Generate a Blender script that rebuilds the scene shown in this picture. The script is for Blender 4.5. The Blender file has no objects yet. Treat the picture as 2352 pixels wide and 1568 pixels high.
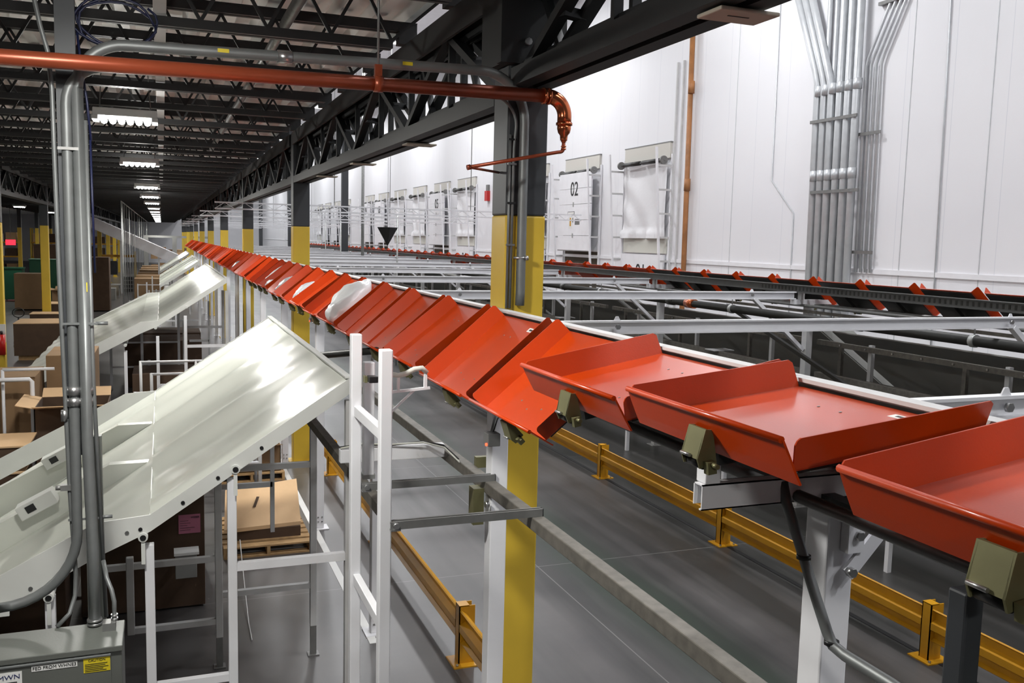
import bpy, bmesh, math, random
from mathutils import Vector, Matrix
random.seed(7)
SC = bpy.context.scene
COL = SC.collection
PI = math.pi
H = 3.82                                   # eye height above the floor

# ------------------------------------------------------------------ materials
def mat(name, col, rough=0.5, metal=0.0, noise=0.0, nscale=8.0, bump=0.0, bscale=40.0, emit=None, estr=0.0, coat=0.0, spec=0.5, stretch=None, trans=0.0):
    m = bpy.data.materials.new(name); m.use_nodes = True
    nt = m.node_tree; b = nt.nodes['Principled BSDF']
    b.inputs['Base Color'].default_value = (*col, 1)
    b.inputs['Roughness'].default_value = rough
    b.inputs['Metallic'].default_value = metal
    b.inputs['Specular IOR Level'].default_value = spec
    if coat: b.inputs['Coat Weight'].default_value = coat; b.inputs['Coat Roughness'].default_value = .12; b.inputs['Coat IOR'].default_value = 1.7
    if trans: b.inputs['Transmission Weight'].default_value = trans
    if emit:
        b.inputs['Emission Color'].default_value = (*emit, 1); b.inputs['Emission Strength'].default_value = estr
    if noise or bump:
        tc = nt.nodes.new('ShaderNodeTexCoord'); mp = nt.nodes.new('ShaderNodeMapping')
        nt.links.new(tc.outputs['Object'], mp.inputs['Vector'])
        if stretch: mp.inputs['Scale'].default_value = stretch
    if noise:
        n = nt.nodes.new('ShaderNodeTexNoise'); n.inputs['Scale'].default_value = nscale; n.inputs['Detail'].default_value = 5
        nt.links.new(mp.outputs['Vector'], n.inputs['Vector'])
        r = nt.nodes.new('ShaderNodeValToRGB')
        r.color_ramp.elements[0].position = .3; r.color_ramp.elements[1].position = .7
        r.color_ramp.elements[0].color = (*[max(0, c * (1 - noise)) for c in col], 1)
        r.color_ramp.elements[1].color = (*[min(1, c * (1 + noise * .6)) for c in col], 1)
        nt.links.new(n.outputs['Fac'], r.inputs['Fac']); nt.links.new(r.outputs['Color'], b.inputs['Base Color'])
    if bump:
        n2 = nt.nodes.new('ShaderNodeTexNoise'); n2.inputs['Scale'].default_value = bscale; n2.inputs['Detail'].default_value = 3
        nt.links.new(mp.outputs['Vector'], n2.inputs['Vector'])
        bp = nt.nodes.new('ShaderNodeBump'); bp.inputs['Strength'].default_value = bump; bp.inputs['Distance'].default_value = .02
        nt.links.new(n2.outputs['Fac'], bp.inputs['Height']); nt.links.new(bp.outputs['Normal'], b.inputs['Normal'])
    return m

M = {}
M['orange'] = mat('orange_paint', (.54, .046, .002), .34, noise=.05, nscale=3, bump=.02, bscale=160, spec=.28, coat=.12)
M['orange_f'] = mat('orange_paint_polished_by_parcels', (.54, .048, .002), .30, noise=.05, nscale=3, bump=.02, bscale=160, spec=.5, coat=.6)  # same paint as the flanges; extra gloss added for glare on tray floors
M['orange_b'] = mat('orange_paint_scuffed', (.70, .048, .007), .46, noise=.10, nscale=4, bump=.03, bscale=160)
M['white'] = mat('white_paint', (.84, .84, .87), .42, noise=.04, nscale=4)
M['white_d'] = mat('white_paint_dusty', (.60, .60, .60), .5, noise=.10, nscale=5)
M['chute'] = mat('white_chute_sheet', (.75, .77, .70), .20, noise=.03, nscale=2, bump=.012, bscale=60, spec=.8)
M['skirt'] = mat('white_chute_side', (.70, .71, .68), .45, noise=.05, nscale=4)
M['galv'] = mat('galvanised_steel', (.40, .41, .40), .48, .5, noise=.18, nscale=30)
M['strut'] = mat('zinc_strut', (.24, .24, .235), .45, .5, noise=.12, nscale=12)
M['conduit'] = mat('steel_conduit', (.20, .21, .21), .48, .45, noise=.10, nscale=10)
M['dusty'] = mat('dusty_galvanised', (.16, .148, .128), .6, .3, noise=.25, nscale=18)
M['girder'] = mat('dark_grey_primer', (.008, .009, .010), .55, noise=.12, nscale=3)
M['joist'] = mat('black_joist_primer', (.011, .011, .012), .55)
M['colgrey'] = mat('charcoal_column_paint', (.040, .044, .050), .5, noise=.06, nscale=2)
M['yellow'] = mat('safety_yellow', (.68, .46, .045), .42, noise=.06, nscale=3)
M['rail_y'] = mat('guard_rail_yellow', (.62, .30, .012), .38, noise=.10, nscale=4)
M['copper'] = mat('copper_red_pipe', (.30, .060, .024), .34, .4, noise=.12, nscale=5)
M['copper_n'] = mat('bright_copper', (.62, .17, .07), .2, .9, noise=.15, nscale=9)
M['rust'] = mat('rusty_pipe_paint', (.40, .17, .06), .55, noise=.3, nscale=3)
M['card'] = mat('cardboard', (.30, .185, .095), .85, noise=.07, nscale=5)
M['card_l'] = mat('pale_cardboard', (.72, .48, .27), .85, noise=.05, nscale=5)
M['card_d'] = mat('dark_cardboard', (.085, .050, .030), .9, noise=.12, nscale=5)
M['wood'] = mat('pallet_wood', (.50, .31, .14), .8, noise=.2, nscale=12)
M['black'] = mat('black_plastic', (.012, .012, .013), .4)
M['blackpipe'] = mat('black_steel_pipe', (.03, .03, .028), .42, .3)
M['olive'] = mat('olive_zinc_plate', (.185, .175, .085), .45, .45, noise=.12, nscale=12)
M['bolt'] = mat('bright_bolt', (.5, .5, .5), .3, .9)
M['green'] = mat('green_plastic', (.012, .10, .05), .45)
M['bluecable'] = mat('blue_cable', (.008, .012, .05), .45)
M['bag'] = mat('white_poly_bag', (.80, .81, .82), .28, bump=.25, bscale=9)
M['bag_g'] = mat('grey_poly_bag', (.52, .54, .56), .25, bump=.2, bscale=9)
M['sheet'] = mat('white_wrap', (.82, .82, .84), .35, bump=.5, bscale=3)
M['paper'] = mat('paper_label', (.78, .78, .76), .6)
M['pink'] = mat('pink_label', (.50, .17, .26), .7)
M['yellowlab'] = mat('yellow_label', (.70, .55, .02), .5)
M['ink'] = mat('black_ink', (.015, .015, .016), .6)
M['navy'] = mat('navy_ink', (.01, .02, .10), .6)
M['box'] = mat('grey_enclosure_paint', (.125, .132, .120), .42, noise=.05, nscale=6, bump=.03, bscale=90)
M['tan'] = mat('tan_plate', (.42, .38, .31), .6)
M['pvc'] = mat('ivory_pvc', (.62, .62, .56), .4)
M['led'] = mat('led_lens', (1, 1, 1), .4, emit=(1, 1, .97), estr=14)
M['exit'] = mat('red_exit_sign', (.9, .02, .03), .4, emit=(1, .03, .06), estr=1.6)
M['redled'] = mat('red_indicator', (.9, .05, .02), .4, emit=(1, .06, .02), estr=4)
M['red'] = mat('red_enamel', (.55, .015, .012), .35)
M['navyface'] = mat('dark_screen', (.008, .009, .011), .25)
M['deep'] = mat('dark_trailer_interior', (.06, .045, .03), .9)
M['brownbelt'] = mat('brown_mixed_cartons', (.30, .18, .10), .9, noise=.4, nscale=3)
M['panelgrey'] = mat('grey_back_panel', (.30, .30, .29), .5, noise=.1, nscale=2)
M['wallpipe'] = mat('bright_galvanised', (.60, .62, .64), .42, .35, noise=.08, nscale=6)
M['darkrail'] = mat('dark_grey_track', (.10, .10, .098), .5, .3, noise=.1, nscale=9)
M['lightheader'] = mat('beige_header', (.62, .60, .55), .6)
M['slab'] = mat('grey_chute_underside', (.40, .40, .38), .6, noise=.1, nscale=2)

def floor_material():
    m = bpy.data.materials.new('polished_concrete'); m.use_nodes = True; nt = m.node_tree; b = nt.nodes['Principled BSDF']
    tc = nt.nodes.new('ShaderNodeTexCoord')
    n1 = nt.nodes.new('ShaderNodeTexNoise'); n1.inputs['Scale'].default_value = .55; n1.inputs['Detail'].default_value = 8; n1.inputs['Roughness'].default_value = .62
    nt.links.new(tc.outputs['Object'], n1.inputs['Vector'])
    r1 = nt.nodes.new('ShaderNodeValToRGB')
    r1.color_ramp.elements[0].position = .3; r1.color_ramp.elements[1].position = .72
    r1.color_ramp.elements[0].color = (.070, .066, .066, 1); r1.color_ramp.elements[1].color = (.125, .119, .116, 1)
    nt.links.new(n1.outputs['Fac'], r1.inputs['Fac'])
    # aisle darkened by tyre wear and by painted-in dim light, plus green tyre tracks
    mp = nt.nodes.new('ShaderNodeMapping'); mp.inputs['Scale'].default_value = (1.3, .10, 1)
    nt.links.new(tc.outputs['Object'], mp.inputs['Vector'])
    n2 = nt.nodes.new('ShaderNodeTexNoise'); n2.inputs['Scale'].default_value = 1.6; n2.inputs['Detail'].default_value = 4
    nt.links.new(mp.outputs['Vector'], n2.inputs['Vector'])
    r2 = nt.nodes.new('ShaderNodeValToRGB'); r2.color_ramp.elements[0].position = .40; r2.color_ramp.elements[1].position = .62
    r2.color_ramp.elements[0].color = (0, 0, 0, 1); r2.color_ramp.elements[1].color = (1, 1, 1, 1)
    nt.links.new(n2.outputs['Fac'], r2.inputs['Fac'])
    sx = nt.nodes.new('ShaderNodeSeparateXYZ'); nt.links.new(tc.outputs['Object'], sx.inputs['Vector'])
    mr = nt.nodes.new('ShaderNodeMapRange'); mr.inputs['From Min'].default_value = 2.7; mr.inputs['From Max'].default_value = 3.4
    nt.links.new(sx.outputs['X'], mr.inputs['Value'])
    mu = nt.nodes.new('ShaderNodeMath'); mu.operation = 'MULTIPLY'
    nt.links.new(r2.outputs['Color'], mu.inputs[0]); nt.links.new(mr.outputs['Result'], mu.inputs[1])
    mu2 = nt.nodes.new('ShaderNodeMath'); mu2.operation = 'MULTIPLY'; mu2.inputs[1].default_value = .95
    nt.links.new(mu.outputs[0], mu2.inputs[0])
    mix = nt.nodes.new('ShaderNodeMix'); mix.data_type = 'RGBA'
    nt.links.new(mu2.outputs[0], mix.inputs['Factor']); nt.links.new(r1.outputs['Color'], mix.inputs['A']); mix.inputs['B'].default_value = (.031, .032, .030, 1)
    ab = nt.nodes.new('ShaderNodeMath'); ab.operation = 'SUBTRACT'; ab.inputs[1].default_value = 4.75; nt.links.new(sx.outputs['X'], ab.inputs[0])
    ab2 = nt.nodes.new('ShaderNodeMath'); ab2.operation = 'ABSOLUTE'; nt.links.new(ab.outputs[0], ab2.inputs[0])
    gb = nt.nodes.new('ShaderNodeMapRange'); gb.inputs['From Min'].default_value = .55; gb.inputs['From Max'].default_value = .1; nt.links.new(ab2.outputs[0], gb.inputs['Value'])
    gm = nt.nodes.new('ShaderNodeMath'); gm.operation = 'MULTIPLY'; nt.links.new(gb.outputs['Result'], gm.inputs[0]); nt.links.new(n1.outputs['Fac'], gm.inputs[1])
    mixg = nt.nodes.new('ShaderNodeMix'); mixg.data_type = 'RGBA'; mixg.inputs['B'].default_value = (.012, .050, .018, 1)
    nt.links.new(gm.outputs[0], mixg.inputs['Factor']); nt.links.new(mix.outputs['Result'], mixg.inputs['A']); mix = mixg
    # saw-cut joints
    def joint(axis, period, off):
        a = nt.nodes.new('ShaderNodeMath'); a.operation = 'ADD'; a.inputs[1].default_value = off; nt.links.new(sx.outputs[axis], a.inputs[0])
        p = nt.nodes.new('ShaderNodeMath'); p.operation = 'PINGPONG'; p.inputs[1].default_value = period / 2; nt.links.new(a.outputs[0], p.inputs[0])
        l = nt.nodes.new('ShaderNodeMath'); l.operation = 'LESS_THAN'; l.inputs[1].default_value = .006; nt.links.new(p.outputs[0], l.inputs[0]); return l
    j1 = joint('X', 5.0, .9); j2 = joint('Y', 5.0, .35)
    mx = nt.nodes.new('ShaderNodeMath'); mx.operation = 'MAXIMUM'; nt.links.new(j1.outputs[0], mx.inputs[0]); nt.links.new(j2.outputs[0], mx.inputs[1])
    mix2 = nt.nodes.new('ShaderNodeMix'); mix2.data_type = 'RGBA'; mix2.inputs['B'].default_value = (.19, .19, .18, 1)
    nt.links.new(mx.outputs[0], mix2.inputs['Factor']); nt.links.new(mix.outputs['Result'], mix2.inputs['A'])
    nt.links.new(mix2.outputs['Result'], b.inputs['Base Color'])
    rr = nt.nodes.new('ShaderNodeMapRange'); rr.inputs['To Min'].default_value = .24; rr.inputs['To Max'].default_value = .42
    nt.links.new(n1.outputs['Fac'], rr.inputs['Value']); nt.links.new(rr.outputs['Result'], b.inputs['Roughness'])
    return m
M['floor'] = floor_material()

def wall_material():
    m = bpy.data.materials.new('white_wall_panels'); m.use_nodes = True; nt = m.node_tree; b = nt.nodes['Principled BSDF']
    b.inputs['Roughness'].default_value = .38
    tc = nt.nodes.new('ShaderNodeTexCoord'); sx = nt.nodes.new('ShaderNodeSeparateXYZ'); nt.links.new(tc.outputs['Object'], sx.inputs['Vector'])
    p = nt.nodes.new('ShaderNodeMath'); p.operation = 'PINGPONG'; p.inputs[1].default_value = .55; nt.links.new(sx.outputs['Y'], p.inputs[0])
    l = nt.nodes.new('ShaderNodeMath'); l.operation = 'LESS_THAN'; l.inputs[1].default_value = .006; nt.links.new(p.outputs[0], l.inputs[0])
    n = nt.nodes.new('ShaderNodeTexNoise'); n.inputs['Scale'].default_value = .5; nt.links.new(tc.outputs['Object'], n.inputs['Vector'])
    r = nt.nodes.new('ShaderNodeValToRGB'); r.color_ramp.elements[0].color = (.80, .80, .84, 1); r.color_ramp.elements[1].color = (.86, .86, .88, 1)
    nt.links.new(n.outputs['Fac'], r.inputs['Fac'])
    mix = nt.nodes.new('ShaderNodeMix'); mix.data_type = 'RGBA'; mix.inputs['B'].default_value = (.70, .71, .76, 1)
    nt.links.new(l.outputs[0], mix.inputs['Factor']); nt.links.new(r.outputs['Color'], mix.inputs['A']); nt.links.new(mix.outputs['Result'], b.inputs['Base Color'])
    mp = nt.nodes.new('ShaderNodeMapping'); mp.inputs['Scale'].default_value = (1, 1.6, .35); nt.links.new(tc.outputs['Object'], mp.inputs['Vector'])
    n2 = nt.nodes.new('ShaderNodeTexNoise'); n2.inputs['Scale'].default_value = 1.4; nt.links.new(mp.outputs['Vector'], n2.inputs['Vector'])
    bp = nt.nodes.new('ShaderNodeBump'); bp.inputs['Strength'].default_value = .25; bp.inputs['Distance'].default_value = .05
    nt.links.new(n2.outputs['Fac'], bp.inputs['Height']); nt.links.new(bp.outputs['Normal'], b.inputs['Normal'])
    return m
M['wall'] = wall_material()
M['deck'] = mat('pale_metal_deck', (.90, .89, .87), .62, .0, noise=.08, nscale=.6)

# ------------------------------------------------------------------ mesh builder
class MB:
    def __init__(s): s.v = []; s.f = []; s.sm = []
    def add(s, vs, fs, smooth=False):
        o = len(s.v); s.v += [tuple(v) for v in vs]; s.f += [tuple(i + o for i in f) for f in fs]; s.sm += [smooth] * len(fs); return s
    def box(s, x0, x1, y0, y1, z0, z1):
        if x0 > x1: x0, x1 = x1, x0
        if y0 > y1: y0, y1 = y1, y0
        if z0 > z1: z0, z1 = z1, z0
        return s.add([(x0, y0, z0), (x1, y0, z0), (x1, y1, z0), (x0, y1, z0), (x0, y0, z1), (x1, y0, z1), (x1, y1, z1), (x0, y1, z1)],
                     [(0, 3, 2, 1), (4, 5, 6, 7), (0, 1, 5, 4), (1, 2, 6, 5), (2, 3, 7, 6), (3, 0, 4, 7)])
    def bar(s, p, q, w, h, up=(0, 0, 1)):
        p = Vector(p); q = Vector(q); d = (q - p).normalized(); u = Vector(up)
        if abs(d.dot(u)) > .98: u = Vector((1, 0, 0)) if abs(d.x) < .9 else Vector((0, 1, 0))
        a = d.cross(u).normalized(); b = a.cross(d).normalized()
        vs = []
        for c in (p, q):
            for i, j in ((-1, -1), (1, -1), (1, 1), (-1, 1)): vs.append(c + a * i * w / 2 + b * j * h / 2)
        return s.add(vs, [(0, 1, 2, 3), (7, 6, 5, 4), (0, 4, 5, 1), (1, 5, 6, 2), (2, 6, 7, 3), (3, 7, 4, 0)])
    def tube(s, pts, r, n=12, caps=True):
        pts = [Vector(p) for p in pts]; rings = []; prev = None
        rs = r if isinstance(r, (list, tuple)) else [r] * len(pts)
        for i, p in enumerate(pts):
            d = (pts[min(i + 1, len(pts) - 1)] - pts[max(i - 1, 0)]).normalized()
            if prev is None:
                u = Vector((0, 0, 1)) if abs(d.z) < .9 else Vector((1, 0, 0)); a = d.cross(u).normalized()
            else: a = (prev - d * prev.dot(d)).normalized()
            prev = a; b = d.cross(a).normalized()
            rings.append([p + (a * math.cos(2 * PI * k / n) + b * math.sin(2 * PI * k / n)) * rs[i] for k in range(n)])
        vs = [v for rg in rings for v in rg]; fs = []
        for i in range(len(pts) - 1):
            for k in range(n):
                k2 = (k + 1) % n; fs.append((i * n + k, i * n + k2, (i + 1) * n + k2, (i + 1) * n + k))
        o = len(s.v); s.add(vs, fs, True)
        if caps:
            s.f.append(tuple(o + k for k in range(n - 1, -1, -1))); s.sm.append(False)
            s.f.append(tuple(o + (len(pts) - 1) * n + k for k in range(n))); s.sm.append(False)
        return s
    def prism(s, prof, y0, y1, axis='y'):
        n = len(prof); vs = []
        for y in (y0, y1):
            for a, b in prof: vs.append((a, y, b) if axis == 'y' else ((y, a, b) if axis == 'x' else (a, b, y)))
        fs = [tuple(range(n)), tuple(range(2 * n - 1, n - 1, -1))]
        for i in range(n): j = (i + 1) % n; fs.append((i, i + n, j + n, j))
        return s.add(vs, fs)
    def sheet(s, path, y0, y1, t, axis='y'):
        """thin bent sheet: path of (a,b) points offset by thickness t, extruded along axis"""
        n = len(path); off = []
        for i in range(n):
            a = Vector(path[max(i - 1, 0)]); b = Vector(path[min(i + 1, n - 1)]); d = (b - a)
            d = d.normalized() if d.length > 0 else Vector((1, 0)); off.append((path[i][0] + d.y * t, path[i][1] - d.x * t))
        vs = []
        for y in (y0, y1):
            for a, b in list(path) + off: vs.append((a, y, b) if axis == 'y' else (y, a, b))
        m = 2 * n; fs = []
        for i in range(n - 1):
            fs += [(i, i + 1, i + 1 + m, i + m), (n + i + 1, n + i, n + i + m, n + i + 1 + m)]
            fs += [(i, n + i, n + i + 1, i + 1), (m + i, m + i + 1, m + n + i + 1, m + n + i)]
        fs += [(0, m, m + n, n), (n - 1, 2 * n - 1, m + 2 * n - 1, m + n - 1)]
        return s.add(vs, fs)
    def quad(s, a, b, c, d): return s.add([a, b, c, d], [(0, 1, 2, 3)])
    def build(s, name, m, parent=None, bevel=0.0, label=None):
        me = bpy.data.meshes.new(name); me.from_pydata(s.v, [], s.f); me.validate()
        bm = bmesh.new(); bm.from_mesh(me); bmesh.ops.recalc_face_normals(bm, faces=bm.faces)
        if bevel:
            bmesh.ops.bevel(bm, geom=[e for e in bm.edges if len(e.link_faces) == 2 and e.calc_face_angle(0) > .6], offset=bevel, segments=2, affect='EDGES', profile=.5, clamp_overlap=True)
        bm.to_mesh(me); bm.free()
        if any(s.sm) and not bevel:
            for p, f in zip(me.polygons, s.sm): p.use_smooth = f
        me.materials.append(m if not isinstance(m, str) else M[m])
        o = bpy.data.objects.new(name, me); COL.objects.link(o)
        if parent is not None:
            o.parent = parent; o.matrix_parent_inverse = parent_inv(parent)
        if label: o['label'] = label
        return o

def world_mat(o):
    l = Matrix.LocRotScale(o.location, o.rotation_euler, o.scale)
    if o.parent: return world_mat(o.parent) @ o.matrix_parent_inverse @ l
    return l
def parent_inv(p): return world_mat(p).inverted()

def tag(o, label, cat, group=None, kind=None):
    o['label'] = label; o['category'] = cat
    if group: o['group'] = group
    if kind: o['kind'] = kind
    return o
def thing(name, label, cat, loc=(0, 0, 0), group=None, kind=None):
    o = bpy.data.objects.new(name, None); o.empty_display_size = .1; o.location = loc; COL.objects.link(o)
    return tag(o, label, cat, group, kind)
CH = {}
def kids(o):
    return [c for c in bpy.data.objects if c.parent == o]
def snapshot(o): return (o, [(c, snapshot(c)[1]) for c in kids(o)])
def dup(snap, loc=None, label=None, group=None, rot=None, scale=None):
    o, ch = snap
    r = o.copy(); COL.objects.link(r)
    if loc is not None: r.location = loc
    if rot is not None: r.rotation_euler = rot
    if scale is not None: r.scale = scale
    if label: r['label'] = label
    if group: r['group'] = group
    def rec(children, parent):
        for c, sub in children:
            k = c.copy(); COL.objects.link(k); k.parent = parent; k.matrix_parent_inverse = c.matrix_parent_inverse.copy(); rec(sub, k)
    rec(ch, r); return r

def text_mesh(name, s, size, m, origin, xdir, ydir, parent=None, sx=1.0, ext=.001):
    cu = bpy.data.curves.new(name, 'FONT'); cu.body = s; cu.size = size; cu.extrude = ext; cu.align_x = 'CENTER'; cu.align_y = 'CENTER'
    t = bpy.data.objects.new(name, cu); COL.objects.link(t)
    dg = bpy.context.evaluated_depsgraph_get(); me = bpy.data.meshes.new_from_object(t.evaluated_get(dg))
    bpy.data.objects.remove(t); bpy.data.curves.remove(cu)
    x = Vector(xdir).normalized(); y = Vector(ydir).normalized(); z = x.cross(y)
    mt = Matrix(((x.x * sx, y.x, z.x, origin[0]), (x.y * sx, y.y, z.y, origin[1]), (x.z * sx, y.z, z.z, origin[2]), (0, 0, 0, 1)))
    me.transform(mt); me.materials.clear(); me.materials.append(M[m]); me.name = name
    o = bpy.data.objects.new(name, me); COL.objects.link(o)
    if parent is not None: o.parent = parent; o.matrix_parent_inverse = parent_inv(parent)
    return o
ORD = ['first', 'second', 'third', 'fourth', 'fifth', 'sixth', 'seventh', 'eighth', 'ninth', 'tenth', 'eleventh', 'twelfth', 'thirteenth', 'fourteenth', 'fifteenth',
       'sixteenth', 'seventeenth', 'eighteenth', 'nineteenth', 'twentieth']
def arc(c, r, a0, a1, n, u, v):
    c = Vector(c); u = Vector(u); v = Vector(v)
    return [c + u * r * math.cos(a0 + (a1 - a0) * i / n) + v * r * math.sin(a0 + (a1 - a0) * i / n) for i in range(n + 1)]

# ------------------------------------------------------------------ the setting
YB = 128.0                                  # far end of the building
XW = 12.5                                   # dock wall
def struct(name, mb, m, label, cat, parent=None):
    o = mb.build(name, m, parent)
    if parent is None: tag(o, label, cat, None, 'structure')
    return o
struct('floor', MB().box(-46, 14.5, -9, YB + 2, -.2, 0), 'floor', 'polished dark grey concrete warehouse floor', 'floor')
struct('wall_right', MB().box(XW, XW + .3, -9, YB, 0, 12.2), 'wall', 'bright white insulated dock wall on the right side', 'wall')
struct('wall_back', MB().box(-46, XW + .3, YB, YB + .3, 0, 12.2), 'wall', 'pale distant wall closing the far end of the hall', 'wall')
struct('wall_left', MB().box(-46.3, -46, -9, YB, 0, 12.2), 'white_d', 'distant side wall beyond the storage columns', 'wall')
struct('wall_front', MB().box(-46, XW + .3, -9.3, -9, 0, 12.2), 'colgrey', 'wall behind the viewer', 'wall')
struct('ceiling_right', MB().box(2.2, XW + .3, -9, YB, 12.0, 12.2), 'white', 'high white roof over the dock aisle', 'ceiling')
struct('trim_1', MB().box(XW - .03, XW, -9, YB, 3.38, 3.47), 'white', 'white horizontal ledge trim along the dock wall', 'trim')
struct('wall_upper', MB().box(2.15, 2.25, -9, YB, 5.9, 12.2), 'white_d', 'upper wall strip between the low deck and the high roof', 'wall')
# corrugated deck over the left part
mb = MB(); prof = []
x = 2.15; top = 5.74
while x > -46:
    prof += [(x, top), (x - .10, top), (x - .14, top + .09), (x - .26, top + .09)]; x -= .30
mb.sheet(prof, -9, YB, .012)
struct('ceiling', mb, 'deck', 'pale corrugated metal deck above the black joists', 'ceiling')
struct('ceiling_cover', MB().box(-46, 2.2, -9, YB, 5.9, 6.0), 'white_d', 'top side of the low metal deck', 'ceiling')

# ------------------------------------------------------------------ columns (near row)
XC0, XC1 = 2.018, 2.288
XC = (XC0 + XC1) / 2
def column(name, xc, y0, label, w=.27, top=5.5, split=3.985, lo='yellow', hi='colgrey', group=None, plate=True):
    r = thing(name, label, 'column', (xc, y0 + w / 2, 0), group, 'thing')
    a = xc - w / 2; b = xc + w / 2
    MB().box(a, b, y0, y0 + w, .03, split).build('painted_lower_shaft', lo, r, bevel=.012, label='yellow lower shaft')
    MB().box(a, b, y0, y0 + w, split, top).build('upper_shaft', hi, r, bevel=.012, label='charcoal upper shaft')
    if plate: MB().box(xc - .2, xc + .2, y0 + w / 2 - .2, y0 + w / 2 + .2, 0, .03).build('base_plate', lo, r)
    return r
for i in range(11):
    y = 5.416 + 10 * i
    lab = ('large yellow and charcoal column right behind the tilted trays, conduits strapped to it' if i == 0 else
           'yellow and charcoal column, %s one along the tray conveyor past the big near column' % ORD[i - 1])
    column('steel_column', XC, y, lab, group='columns along the tray conveyor')
for i in range(2, 10):
    y = 5.416 + 10 * i
    column('steel_column', -3.80, y, 'slim yellow storage-side column, %s in its row beyond the cardboard boxes' % ORD[i - 2] if i < 8 else 'distant yellow storage-side column at the far end of its row',
           w=.26, group='columns of the storage-side row')
for i in range(5, 10):
    column('steel_column', -9.7, 5.416 + 10 * i, 'distant yellow column deep in the storage area left of the exit sign' if i < 7 else 'distant yellow column deep in the storage area, farther back', w=.26, group='columns deep in the storage area')
for i, y in enumerate((44.0, 64.0, 84.0)):
    column('dark_column', 8.2, y, 'charcoal column standing before the dock doors, %s from the viewer' % ORD[i], w=.30, top=12.0, lo='colgrey', split=2.0, group='charcoal dock aisle columns')

# ------------------------------------------------------------------ joist girders along the column rows
def girder(y0, y1, xc, label, group, detail=True, half=.13, lift=0.0):
    L = y1 - y0
    r = thing('joist_girder', label, 'girder', (xc, (y0 + y1) / 2, 4.70), group)
    b = MB()                                   # double angle bottom chord
    for s in (-1, 1):
        b.box(xc + s * .025, xc + s * half, y0, y1, 4.69 + lift, 4.715 + lift); b.box(xc + s * .025, xc + s * .05, y0, y1, 4.715 + lift, 4.86 + lift)
        b.box(xc + s * (half - .02), xc + s * half, y0, y1, 4.715 + lift, 4.80 + lift)
    b.build('bottom_chord', 'girder', r)
    t = MB()
    for s in (-1, 1):
        t.box(xc + s * .025, xc + s * (half + .03), y0, y1, 5.47, 5.495); t.box(xc + s * .025, xc + s * .05, y0, y1, 5.28, 5.47)
        t.box(xc + s * (half + .005), xc + s * (half + .03), y0, y1, 5.30, 5.47)
    t.build('top_chord', 'girder', r)
    n = max(2, int(round(L / 1.25))); st = L / n
    allm = MB()
    for k in range(n):
        ya = y0 + k * st; yb = ya + st
        up = (k % 2 == 0)
        za, zb = (4.78, 5.38) if up else (5.38, 4.78)
        m = MB() if detail else allm
        for s in (-1, 1):
            m.bar((xc + s * .075, ya, za), (xc + s * .075, yb, zb), .055, .075, (1, 0, 0))
        m.bar((xc - .09, (ya + yb) / 2 - .03, 5.08), (xc + .09, (ya + yb) / 2 + .03, 5.08), .07, .05)
        if detail: m.build('diagonal', 'girder', r)
        m2 = MB() if detail else allm
        for s in (-1, 1): m2.bar((xc + s * .05, yb, 4.78), (xc + s * .05, yb, 5.40), .04, .05)
        m2.bar((xc + .03, (ya + yb) / 2 + .12, 4.8), (xc + .03, yb - .1, 5.36), .045, .045, (1, 0, 0))
        if detail: m2.build('vertical', 'girder', r)
    if not detail: allm.build('web_lattice', 'girder', r)
    return r
girder(-4.58, 5.40, XC, 'black lattice girder crossing overhead toward the top right corner', 'girders above the column row', lift=.08)
for i in range(0, 10):
    girder(5.70 + 10 * i, 15.40 + 10 * i, XC, 'black lattice girder bay, %s beyond the big near column' % ORD[i], 'girders above the column row', detail=i < 3)
for i in range(1, 10):
    girder(5.70 + 10 * i, 15.40 + 10 * i, -3.80, 'dark girder over the storage-side columns, %s bay from the viewer' % ORD[i - 1], 'girders over the storage-side columns', detail=False)
# column head bolts and seat of the near column
r = thing('column_head_bracket', 'dark bolted bracket at the head of the big near column', 'bracket', (XC, 5.5, 4.9))
MB().box(1.93, 2.36, 5.33, 5.41, 4.90, 5.45).box(1.95, 2.0, 5.41, 5.75, 4.9, 5.4).build('gusset_plate', 'girder', r)
for k, (bx, bz) in enumerate(((2.10, 5.03), (2.24, 5.02))):
    MB().tube([(bx, 5.33, bz), (bx, 5.30, bz)], .022, 8).build('bolt', 'bolt', r)
for i, y in enumerate((3.26, 8.2, 10.7, 13.2)):
    up = .08 if i == 0 else 0
    r = thing('sensor_panel', ['tan flat panel hanging under the girder near the top edge above the white wall', 'tan flat panel under the girder just beyond the big near column',
              'tan flat panel under the girder, second beyond the near column', 'tan flat panel under the girder beside the second column'][i], 'sensor panel', (2.2, y, 4.66), 'sensor panels under the girder')
    MB().box(2.06, 2.34, y - .09, y + .09, 4.665 + up, 4.682 + up).build('flat_plate', 'tan', r, bevel=.006)
    MB().box(2.14, 2.24, y - .03, y + .03, 4.682 + up, 4.70 + up).build('mount', 'strut', r)
    MB().box(2.14, 2.24, y - .02, y - .012, 4.663 + up, 4.666 + up).build('printed_mark', 'ink', r)

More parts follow.
